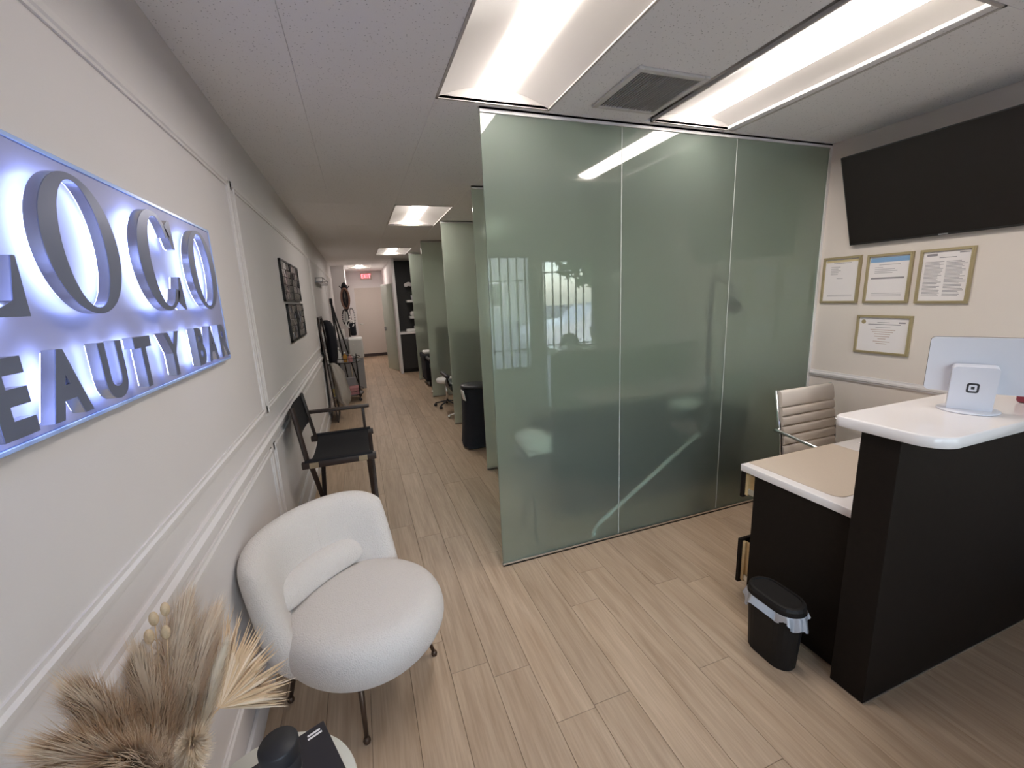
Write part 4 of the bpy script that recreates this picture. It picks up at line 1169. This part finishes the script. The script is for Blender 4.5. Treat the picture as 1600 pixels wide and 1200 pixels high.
# ================================================================== CUBICLES ALONG THE CORRIDOR
def salon_chair(loc, rz, label, mat):
    t = thing('salon_chair', label, 'chair', loc, rz, 'padded chairs in the glass cubicles')
    def L(mb, name, m): return mb.build(name, m, t, local=True)
    L(MB().box(-0.22, 0.22, 0.20, 0.30, 0.52, 1.27, 0.045, 4), 'backrest', mat)
    L(MB().box(-0.26, 0.26, -0.28, 0.22, 0.42, 0.54, 0.035, 3), 'seat', mat)
    for s_ in (-1, 1):
        L(MB().box(s_*0.30-0.03, s_*0.30+0.03, -0.22, 0.22, 0.62, 0.67, 0.02, 3).tube([(s_*0.27, 0.12, 0.50), (s_*0.30, 0.12, 0.63)], 0.014), 'armrest', MAT['dark'])
    L(MB().tube([(0, 0, 0.05), (0, 0, 0.43)], 0.03, 14), 'column', MAT['chrome'])
    for k in range(5):
        a = 2*PI*k/5
        L(MB().tube([(0, 0, 0.07), (0.28*math.cos(a), 0.28*math.sin(a), 0.045)], [0.022, 0.014], 8).ellipsoid((0.28*math.cos(a), 0.28*math.sin(a), 0.027), 0.026, 0.026, 0.026, 10, 6), 'base_spoke', MAT['chrome'])
    return t
salon_chair((1.36, 5.91, 0), PI, 'dark padded salon chair seen through the third glass partition', MAT['chair_g'])
salon_chair((1.42, 7.75, 0), PI, 'dark padded salon chair behind the fourth glass partition', MAT['chair_g'])
# black draped trolley
t = thing('draped_trolley', 'black draped trolley standing by the second glass partition', 'trolley', (1.15, 4.62, 0))
def drape(a, b):
    th = 2*PI*a; z = 0.03+0.67*(1-b)
    w = 0.145+0.030*b*b+0.008*b*math.sin(th*6)
    cs, sn = math.cos(th), math.sin(th)
    return (1.16+w*math.copysign(abs(cs)**0.6, cs), 4.64+0.15*(w/0.145)*math.copysign(abs(sn)**0.6, sn), z)
MB().grid(drape, 48, 14, True).build('drape', MAT['gown'], t)
MB().lathe([(0.0, 0.70), (0.15, 0.70), (0.158, 0.708), (0.158, 0.722), (0.15, 0.73), (0.0, 0.732)], (1.16, 4.64, 0), 28, cap=False, sy=1.02).build('top', MAT['dark'], t)
MB().box(1.02, 1.30, 4.50, 4.78, 0.001, 0.03, 0.006).build('base', MAT['dark'], t)
tag(MB().obox((1.005, 4.545, 0.635), (0.97, 0.1, 0.2), (-0.1, 1, 0), (-0.2, 0, 1), 0.012, 0.085, 0.12, 0.005).build('cleaning_cloth', MAT['towel']), 'white cloth tucked over the edge of the black trolley', 'cloth')
# rolling stool
t = thing('rolling_stool', 'small rolling stool with chrome base by the third partition', 'stool', (1.20, 6.62, 0))
MB().lathe([(0.0, 0.40), (0.14, 0.40), (0.155, 0.42), (0.155, 0.455), (0.14, 0.47), (0.0, 0.472)], (1.20, 6.62, 0), 28, cap=False).build('seat', MAT['white'], t)
MB().tube([(1.20, 6.62, 0.08), (1.20, 6.62, 0.40)], 0.018, 12).build('column', MAT['chrome'], t)
for k in range(5):
    a = 2*PI*k/5+0.2
    MB().tube([(1.20, 6.62, 0.10), (1.20+0.2*math.cos(a), 6.62+0.2*math.sin(a), 0.06)], 0.012, 8).ellipsoid((1.20+0.2*math.cos(a), 6.62+0.2*math.sin(a), 0.03), 0.028, 0.028, 0.028, 10, 6).build('base_spoke', MAT['dark'], t)
# dark low beds in the far cubicles
for (y0_, lab) in ((8.35, 'dark draped treatment bed showing behind the fourth partition'), (9.75, 'dark draped treatment bed beside the kitchen nook')):
    if y0_ > 9: continue
    t = thing('treatment_bed', lab, 'bed', (1.95, y0_+0.35, 0))
    MB().box(1.12, 2.9, y0_, y0_+0.68, 0.52, 0.64, 0.03, 3).build('mattress', MAT['gown'], t)
    MB().box(1.14, 2.88, y0_+0.02, y0_+0.66, 0.10, 0.518, 0.01).build('drape', MAT['gown'], t)
    MB().box(1.2, 2.8, y0_+0.08, y0_+0.60, 0.001, 0.10).build('base', MAT['dark'], t)
tag(MB().box(1.14, 1.34, 8.45, 8.77, 0.641, 0.70, 0.025, 3).build('bed_towel', MAT['towel']), 'small white towel at the end of the far treatment bed', 'towel')

# ================================================================== KITCHEN NOOK
t = thing('base_cabinet', 'charcoal kitchen base cabinet at the end of the corridor', 'cabinet', (1.8, 10.62, 0))
MB().box(0.88, 2.95, 10.36, 10.915, 0.09, 0.925, 0.002, 1).box(0.88, 2.95, 10.42, 10.915, 0.001, 0.09).build('body', MAT['kitchen'], t)
for k in range(3):
    xa = 0.89+k*0.685
    dd = MB().box(xa, xa+0.675, 10.335, 10.358, 0.10, 0.915, 0.002, 1).build('door', MAT['kitchen'], t)
    MB().tube([(xa+0.60, 10.325, 0.62), (xa+0.60, 10.31, 0.63), (xa+0.60, 10.31, 0.77), (xa+0.60, 10.325, 0.78)], 0.006, 8).tube([(xa+0.60, 10.335, 0.63), (xa+0.60, 10.31, 0.63)], 0.006, 8).tube([(xa+0.60, 10.335, 0.77), (xa+0.60, 10.31, 0.77)], 0.006, 8).build('handle', MAT['alu'], dd)
tag(MB().box(0.876, 2.97, 10.32, 10.918, 0.926, 0.966, 0.004).build('kitchen_worktop', MAT['quartz']), 'white worktop on the charcoal kitchen cabinet', 'worktop')
for (z_, xa, lab) in ((1.66, 1.13, 'upper floating white shelf in the kitchen nook'), (1.27, 1.17, 'lower floating white shelf in the kitchen nook')):
    tag(MB().box(xa, 2.4, 10.60, 10.919, z_, z_+0.055, 0.004).build('floating_shelf', MAT['white']), lab, 'shelf', 'floating shelves')
tag(MB().box(1.05, 1.45, 10.45, 10.75, 0.9665, 1.03, 0.02, 3).build('serving_tray', MAT['white']), 'white tray on the kitchen worktop', 'tray')
tag(MB().box(1.24, 1.37, 10.50, 10.62, 1.0305, 1.10, 0.02, 3).build('tissue_box', MAT['white']), 'small white box standing on the kitchen tray', 'box')
for k in range(2):
    tag(MB().tube([(1.26+0.125*k, 10.66, 1.41), (1.26+0.125*k, 10.88, 1.41)], 0.060, 16).tube([(1.26+0.125*k, 10.655, 1.41), (1.26+0.125*k, 10.66, 1.41)], 0.03, 12).build('rolled_towel', MAT['towel']), ['left', 'right'][k]+' rolled white towel on the lower kitchen shelf', 'towel', 'rolled towels on the shelf')
for o_ in [x_ for x_ in bpy.data.objects if x_.name.startswith('rolled_towel') and x_.location.y > 10]: o_.location.z = 1.326
# orchid
t = thing('orchid', 'white potted orchid on the upper kitchen shelf', 'plant', (1.30, 10.74, 1.7155))
MB().lathe([(0.0, 0), (0.045, 0), (0.060, 0.11), (0.052, 0.11), (0.0, 0.09)], (1.30, 10.74, 1.7155), 24, cap=False).build('pot', MAT['ceramic'], t)
stem = bez(Vector((1.30, 10.74, 1.81)), Vector((1.30, 10.74, 2.22)), Vector((1.12, 10.72, 2.06)), 14)
MB().tube(stem, 0.005, 6).build('stem', MAT['leaf'], t)
for k in range(4):
    a = k*1.6
    def lf(u_, v_, a=a):
        w = 0.03*math.sin(PI*min(u_+0.05, 1))
        return (1.30+math.cos(a)*0.14*u_+(-math.sin(a))*w*(v_-0.5)*2, 10.74+math.sin(a)*0.14*u_+math.cos(a)*w*(v_-0.5)*2, 1.82+0.08*math.sin(PI*u_*0.8))
    MB().grid(lf, 8, 3).build('leaf', MAT['leaf'], t)
for k in range(6):
    q = stem[8+k]
    fl = MB()
    for m_ in range(5):
        a = 2*PI*m_/5
        fl.ellipsoid((q.x+0.026*math.cos(a), q.y-0.02, q.z-0.01+0.026*math.sin(a)), 0.022, 0.005, 0.022, 8, 5)
    fl.build('flower', MAT['petal'], t)

# green frosted door, standing open
hx, hy, ex, ey = 0.805, 10.72, 0.60, 11.38
dv = Vector((ex-hx, ey-hy, 0)); dl = dv.length; dv.normalize(); dn = Vector((-dv.y, dv.x, 0))
o = MB().obox((hx+dv.x*dl/2, hy+dv.y*dl/2, 1.065), dv, dn, (0, 0, 1), dl, 0.012, 2.10, 0.001, 1).build('door_2', MAT['frost2']); o['kind'] = 'structure'; o['label'] = 'frosted green glass door standing open in the corridor'
MB().obox((hx+dv.x*dl*0.88, hy+dv.y*dl*0.88, 1.03), dv, dn, (0, 0, 1), 0.06, 0.08, 0.10, 0.01).build('door_handle', MAT['steel'], o)
# end door
o = MB().box(-0.05, 0.78, YE-0.045, YE-0.001, 0.10, 2.15, 0.002, 1).build('door_3', MAT['door']); o['kind'] = 'structure'; o['label'] = 'plain beige exit door at the end of the corridor'
MB().box(-0.05, 0.78, YE-0.05, YE-0.001, 0.004, 0.10).build('kick_plate', MAT['kick'], o)
MB().tube([(0.02, YE-0.045, 1.05), (0.02, YE-0.09, 1.05), (0.12, YE-0.09, 1.05)], 0.010, 8).build('door_handle', MAT['alu'], o)
fr = MB().box(-0.11, -0.05, YE-0.03, YE-0.0005, 0, 2.21).box(0.78, 0.812, YE-0.03, YE-0.0005, 0, 2.21).box(-0.05, 0.78, YE-0.03, YE-0.0005, 2.15, 2.21)
o2 = fr.build('trim_20', MAT['trim']); o2['kind'] = 'structure'; o2['label'] = 'frame of the exit door'
o2 = MB().box(-0.235, 0.812, YE-0.016, YE-0.0315+0.015, 0.0, 0.001).build('baseboard_back', MAT['kick']); o2['kind'] = 'structure'; o2['label'] = 'dark threshold at the exit door'
# exit sign
t = thing('exit_sign', 'red EXIT sign above the far corridor door', 'exit sign', (0.345, YE, 2.40))
MB().box(0.18, 0.51, YE-0.05, YE-0.0005, 2.40, 2.60, 0.006).build('case', MAT['signw'], t)
RWb = frame_matrix((0, YE-0.0505, 0), (1, 0, 0), (0, 0, 1))
for ch, a, b in (('E', 0.205, 0.262), ('X', 0.275, 0.345), ('I', 0.366, 0.384), ('T', 0.402, 0.480)):
    mb = MB(); add_text(mb, ch, RWb, a, b, 2.44, 2.565, 0.002, 0.03); mb.build('letter', MAT['red'], t)

# ================================================================== LEFT SIDE OF THE CORRIDOR
# tall mirror leaning on the wall with gown and bag hanging over it
t = thing('leaning_mirror', 'tall black-framed mirror leaning on the left corridor wall', 'mirror', (XL+0.05, 6.75, 0))
mb_ = MB()
lean_m = Vector((-0.09, 0, 1.52)); 
Mm = frame_matrix((XL+0.105, 6.45, 0.004), (0, 1, 0), lean_m)
hL = lean_m.length
mb_.strip([(0, 0), (0.62, 0), (0.62, hL), (0, hL)], [(0.025, 0.025), (0.595, 0.025), (0.595, hL-0.025), (0.025, hL-0.025)], Mm, 0.02)
mb_.build('frame', MAT['dwood'], t)
MB().prism([(0.02, 0.02), (0.60, 0.02), (0.60, hL-0.02), (0.02, hL-0.02)], Mm, 0.008).build('glass', MAT['mirror'], t)
def hang(name, label, cat, pts, mat, ripple=0.02, n=28, seed=0):
    """hanging cloth/bag: levels (cx, cy, z, rx, ry)"""
    rs = np.random.default_rng(seed); ph = rs.random(4)*6
    V = []; F = []
    for (cx_, cy_, z, rx, ry) in pts:
        for k in range(n):
            a = 2*PI*k/n; w = 1+ripple*8*0.12*math.sin(5*a+ph[0]+z*6)+ripple*6*0.1*math.sin(9*a+ph[1]-z*9)
            V.append((max(cx_+rx*w*math.cos(a), XL+0.012), cy_+ry*w*math.sin(a), z))
    m = len(pts)
    for i in range(m-1):
        for k in range(n): F.append((i*n+k, i*n+(k+1) % n, (i+1)*n+(k+1) % n, (i+1)*n+k))
    F.append(tuple(range(n-1, -1, -1))); F.append(tuple((m-1)*n+k for k in range(n)))
    return tag(MB().add(V, F, True).build(name, mat), label, cat)
hang('salon_gown', 'black gown hanging in front of the leaning mirror', 'gown', [(-0.47, 6.82, 1.47, 0.03, 0.05), (-0.45, 6.82, 1.45, 0.05, 0.10), (-0.425, 6.82, 1.36, 0.065, 0.14), (-0.41, 6.82, 1.15, 0.07, 0.16), (-0.415, 6.82, 0.92, 0.06, 0.15), (-0.43, 6.82, 0.80, 0.04, 0.10)], MAT['gown'], seed=1)
hang('plastic_bag', 'clear plastic garment bag hanging below the black gown', 'bag', [(-0.44, 6.60, 0.86, 0.03, 0.05), (-0.41, 6.60, 0.82, 0.05, 0.08), (-0.37, 6.60, 0.70, 0.085, 0.13), (-0.35, 6.60, 0.55, 0.08, 0.14), (-0.335, 6.60, 0.40, 0.105, 0.15), (-0.33, 6.60, 0.30, 0.085, 0.11), (-0.32, 6.60, 0.24, 0.04, 0.06), (-0.315, 6.60, 0.16, 0.03, 0.03)], MAT['bag'], 0.12, seed=2)
MB()
# rolling cart
cx0, cx1, cy0, cy1 = -0.50, -0.06, 7.70, 8.25
t = thing('rolling_cart', 'black wire rolling cart of supplies along the left corridor wall', 'cart', ((cx0+cx1)/2, (cy0+cy1)/2, 0))
def oval(z, k_=1.0, n=28): return [((cx0+cx1)/2+(cx1-cx0)/2*k_*math.cos(2*PI*i/n), (cy0+cy1)/2+(cy1-cy0)/2*k_*math.sin(2*PI*i/n), z) for i in range(n)]
for z in (0.12, 0.70):
    MB().tube(oval(z), 0.008, 6, closed=True).build('rail', MAT['black_m'], t)
    MB().tube(oval(z+0.07), 0.006, 6, closed=True).build('rail', MAT['black_m'], t)
    V = [((cx0+cx1)/2, (cy0+cy1)/2, z)]+oval(z, 0.99)
    MB().add(V+[(q[0], q[1], q[2]-0.004) for q in V], [(0, i, i % 28+1) for i in range(1, 29)]+[(29, 29+i % 28+1, 29+i) for i in range(1, 29)]).build('shelf', MAT['grey'], t)
for k in range(4):
    a = PI/4+k*PI/2; q = ((cx0+cx1)/2+(cx1-cx0)/2*math.cos(a), (cy0+cy1)/2+(cy1-cy0)/2*math.sin(a))
    MB().tube([(q[0], q[1], 0.06), (q[0], q[1], 0.80)], 0.009, 8).build('post', MAT['black_m'], t)
    MB().tube([(q[0], q[1]-0.012, 0.028), (q[0], q[1]+0.012, 0.028)], 0.028, 14).tube([(q[0], q[1], 0.03), (q[0], q[1], 0.07)], 0.007, 6).build('caster', MAT['dark'], t)
# things on the cart
def bottle(loc, h, rr_, mat, label, cap=True):
    t = thing('bottle', label, 'bottle', loc, 0, 'bottles on the rolling cart')
    MB().lathe([(0.0, 0), (rr_, 0), (rr_*1.02, h*0.05), (rr_, h*0.62), (rr_*0.45, h*0.76), (rr_*0.4, h*0.84), (0.0, h*0.84)], loc, 18, cap=False).build('body', mat, t)
    MB().lathe([(0.0, h*0.84), (rr_*0.5, h*0.84), (rr_*0.46, h), (0.0, h)], loc, 14, cap=False).build('cap', MAT['white'], t)
bottle((-0.40, 7.86, 0.7005), 0.26, 0.042, MAT['white'], 'white pump bottle at the wall side of the cart')
bottle((-0.30, 7.84, 0.7005), 0.18, 0.034, MAT['amber'], 'amber bottle on the cart beside the white pump bottle')
bottle((-0.22, 7.84, 0.7005), 0.14, 0.036, MAT['pink'], 'pinkish jar bottle in the middle of the cart')
bottle((-0.15, 7.90, 0.7005), 0.11, 0.034, MAT['grey'], 'short grey bottle at the aisle side of the cart')
for (xa, xb, ya, yb, z0_, z1_, m_, lab) in ((-0.46, -0.31, 7.86, 8.08, 0.1205, 0.22, 'yellow', 'yellow carton on the lower cart shelf'), (-0.29, -0.12, 7.80, 8.05, 0.1205, 0.24, 'pink', 'pink carton on the lower cart shelf'), (-0.38, -0.18, 8.06, 8.17, 0.1205, 0.38, 'grey', 'grey box at the back of the lower cart shelf')):
    tag(MB().box(xa, xb, ya, yb, z0_, z1_, 0.004, 1).build('carton', MAT[m_]), lab, 'box', 'cartons on the cart')
# cabinet with towel warmer behind the cart
t = thing('storage_cabinet', 'grey storage cabinet behind the rolling cart', 'cabinet', (-0.34, 9.15, 0))
MB().box(-0.545, -0.26, 8.90, 9.40, 0.001, 1.02, 0.004, 1).build('body', MAT['grey'], t)
MB().box(-0.53, -0.275, 8.888, 8.899, 0.05, 1.0, 0.003, 1).build('door', MAT['grey'], t)
t = thing('towel_warmer', 'white towel warmer cabinet standing in the corridor', 'towel warmer', (-0.12, 9.15, 0))
MB().box(-0.255, 0.02, 8.92, 9.40, 0.62, 1.02, 0.03, 3).build('body', MAT['white'], t)
MB().box(-0.235, 0.0, 8.905, 8.919, 0.65, 0.99, 0.004, 1).build('door', MAT['white'], t)
MB().ellipsoid((-0.16, 8.90, 0.90), 0.010, 0.008, 0.010, 10, 6).build('knob', MAT['chrome'], t)
MB().box(-0.24, 0.0, 8.94, 9.38, 0.0, 0.62, 0.004).build('stand', MAT['grey'], t)
tag(MB().box(-0.42, -0.30, 8.98, 9.10, 1.021, 1.20, 0.01).build('tissue_carton', MAT['white']), 'white carton on top of the grey storage cabinet', 'box')
# accessory stand with bags and beads
t = thing('accessory_stand', 'dark stand draped with bags and beads behind the towel warmer', 'stand', (-0.22, 9.75, 0))
MB().lathe([(0.0, 0), (0.18, 0), (0.18, 0.02), (0.03, 0.04), (0.0, 0.04)], (-0.22, 9.75, 0), 24, cap=False).build('base', MAT['dwood'], t)
MB().tube([(-0.22, 9.75, 0.04), (-0.22, 9.75, 2.06)], 0.016, 10).build('pole', MAT['dwood'], t)
for k in range(4):
    a = PI/2*k+0.5
    MB().tube([(-0.22, 9.75, 1.95), (-0.22+0.11*math.cos(a), 9.75+0.11*math.sin(a), 2.06)], 0.010, 8).build('hook', MAT['dwood'], t)
MB().tube([(-0.22, 9.75, 2.0), (-0.22, 9.48, 2.07)], 0.010, 8).build('hook', MAT['dwood'], t)
for xx_, yy_, zt_2 in ((-0.26, 9.57, 1.30), (-0.13, 9.545, 1.25), (-0.19, 9.53, 1.20)):
    MB().tube([(-0.22, 9.56, 2.05), (xx_, yy_, zt_2)], 0.003, 6).build('cord', MAT['dwood'], t)
def ring(c, rx, rz, r_, ph=0): return [(c[0]+rx*math.cos(2*PI*i/24), c[1]+0.02*math.sin(2*PI*i/24*3+ph), c[2]+rz*math.sin(2*PI*i/24)) for i in range(24)]
tag(MB().tube(ring((-0.22, 9.50, 1.80), 0.075, 0.20, 0, 0), 0.020, 8, closed=True).build('hair_piece', MAT['peg']), 'brown looped hair piece hanging high on the accessory stand', 'hair piece')
tag(MB().tube(ring((-0.22, 9.58, 1.84), 0.045, 0.26, 0, 1), 0.028, 8, closed=True).build('hair_piece', MAT['gown']), 'black looped hair piece at the top of the accessory stand', 'hair piece')
for k, (xx, zz, rx, rz, m_, lab) in enumerate(((-0.26, 1.42, 0.06, 0.15, 'dark', 'dark bead strand at the wall side of the stand'), (-0.13, 1.40, 0.05, 0.20, 'grey', 'grey bead strand at the aisle side of the stand'), (-0.19, 1.28, 0.075, 0.075, 'white', 'white ring hanging low on the accessory stand'))):
    o = MB()
    P = ring((xx, 9.56-0.02*k, zz), rx, rz, 0)
    if m_ == 'white': o.tube(P, 0.014, 8, closed=True)
    else:
        for q in P: o.ellipsoid(q, 0.016, 0.016, 0.016, 8, 5)
    tag(o.build('bead_strand' if m_ != 'white' else 'hoop', MAT[m_]), lab, 'beads' if m_ != 'white' else 'ring')
tag(MB().box(-0.20, -0.08, 9.50, 9.58, 1.03, 1.30, 0.03, 3).build('handbag', MAT['gown']), 'black pouch hanging at the bottom of the accessory stand', 'bag')
tag(MB().box(-0.30, -0.21, 9.60, 9.68, 1.20, 1.55, 0.02, 3).build('paper_bag', MAT['white']), 'white paper bag hanging on the accessory stand', 'bag')
# folded easel leaning at the cart
t = thing('folded_tripod', 'thin black tripod leaning between the cart and the wall', 'tripod', (-0.32, 8.5, 0))
for (a, b) in (((-0.45, 8.55, 1.72), (-0.10, 8.42, 0.0)), ((-0.45, 8.55, 1.72), (-0.44, 8.70, 0.0)), ((-0.45, 8.55, 1.72), (-0.30, 8.75, 0.0))):
    MB().tube([a, b], [0.016, 0.010], 8).build('leg', MAT['black_m'], t)
MB().box(-0.475, -0.425, 8.52, 8.58, 1.70, 1.80, 0.008).build('head', MAT['black_m'], t)
# hooked wire behind the armchair
t = thing('wire_hanger', 'small bent wire hook on the wall behind the armchair', 'hook', (XL+0.02, 2.30, 0.70))

bpy.data.objects.remove(t)

# ================================================================== OUTSIDE THE STOREFRONT (seen in the glass, except the added overhead slab)
o = MB().box(-40, 45, -60, YF-0.13, -0.14, -0.02).build('pavement', MAT['asphalt']); o['kind'] = 'structure'; o['label'] = 'pale asphalt car park outside the storefront'
o = MB().box(1.45, XR+2.5, YF-3.2, YF-0.13, 2.58, 2.70).build('daylight_blocker', MAT['trim']); o['kind'] = 'structure'; o['label'] = 'unseen flat slab added outside to cut daylight on the right'  # added out of view to keep high sky light off the right floor
t = thing('parked_car', 'white parked sedan outside, mirrored in the glass partition', 'car', (7.0, -7.2, -0.02))
prof_b = [(-2.2, 0.30), (-2.25, 0.55), (-2.15, 0.78), (-1.2, 0.92), (-0.95, 0.95), (1.35, 0.98), (2.0, 0.95), (2.2, 0.80), (2.2, 0.35), (1.9, 0.25), (-1.9, 0.25)]
Mc = frame_matrix((7.0, -6.3, -0.02), (1, 0, 0), (0, 0, 1))
MB().prism(prof_b, Mc, 1.75).build('body', MAT['carw'], t)
roof = [(-0.95, 0.95), (-0.35, 1.34), (0.0, 1.42), (0.65, 1.43), (1.05, 1.34), (1.60, 0.98)]
rin = [(-0.80, 0.95), (-0.28, 1.27), (0.0, 1.33), (0.62, 1.34), (0.98, 1.26), (1.40, 0.98)]
Mr = frame_matrix((7.0, -6.42, -0.02), (1, 0, 0), (0, 0, 1))
MB().strip(roof, rin, Mr, 1.5, closed=False).build('roof', MAT['carw'], t)
MB().prism(rin, Mr @ Matrix.Translation((0, 0, 0.03)), 1.44).build('glasshouse', MAT['carglass'], t)
for xx in (5.65, 8.35):
    for yy in (-6.38, -7.98):
        MB().tube([(xx, yy-0.1, 0.29), (xx, yy+0.1, 0.29)], 0.31, 24).build('wheel', MAT['tyre'], t)
MB().box(6.05, 6.25, -6.30, -6.14, 0.92, 1.04, 0.03, 3).build('side_mirror', MAT['carw'], t)
def tree(x_, y_, h_, rr_, label, seed):
    rs = np.random.default_rng(seed)
    t = thing('tree', label, 'tree', (x_, y_, -0.02), 0, 'trees across the car park')
    MB().tube([(x_, y_, -0.02), (x_+0.1, y_, h_*0.5), (x_, y_, h_*0.8)], [0.22, 0.16, 0.06], 10).build('trunk', MAT['bark'], t)
    mb = MB(); V = []; F = []
    for k in range(1600):
        q = rs.normal(size=3); q /= np.linalg.norm(q); q *= rr_*rs.random()**0.33
        c = np.array([x_, y_, h_*0.72])+q*np.array([1, 1, 0.75]); a = rs.normal(size=3)*0.16; b = rs.normal(size=3)*0.16
        j = len(V); V += [tuple(c-a), tuple(c+b), tuple(c+a)]; F.append((j, j+1, j+2))
    mb.add(V, F).build('crown', MAT['foliage'], t)
tree(13.0, -17.0, 5.2, 2.4, 'leafy tree outside, right in the mirrored window', 11)
tree(18.8, -21.0, 6.0, 2.8, 'larger leafy tree beyond the parked car', 12)
t = thing('far_building', 'pale low building across the car park', 'building', (2.0, -22.0, -0.02))
MB().box(-12.0, 11.0, -26.0, -22.0, -0.02, 5.5).build('wall', MAT['stucco'], t)
for k in range(5):
    w_ = MB().box(-9.0+4*k, -7.0+4*k, -21.99, -21.93, 1.0, 2.6).build('window', MAT['trim'], t)
    MB().box(-8.9+4*k, -7.1+4*k, -21.93, -21.91, 1.1, 2.5).build('pane', MAT['carglass'], w_)
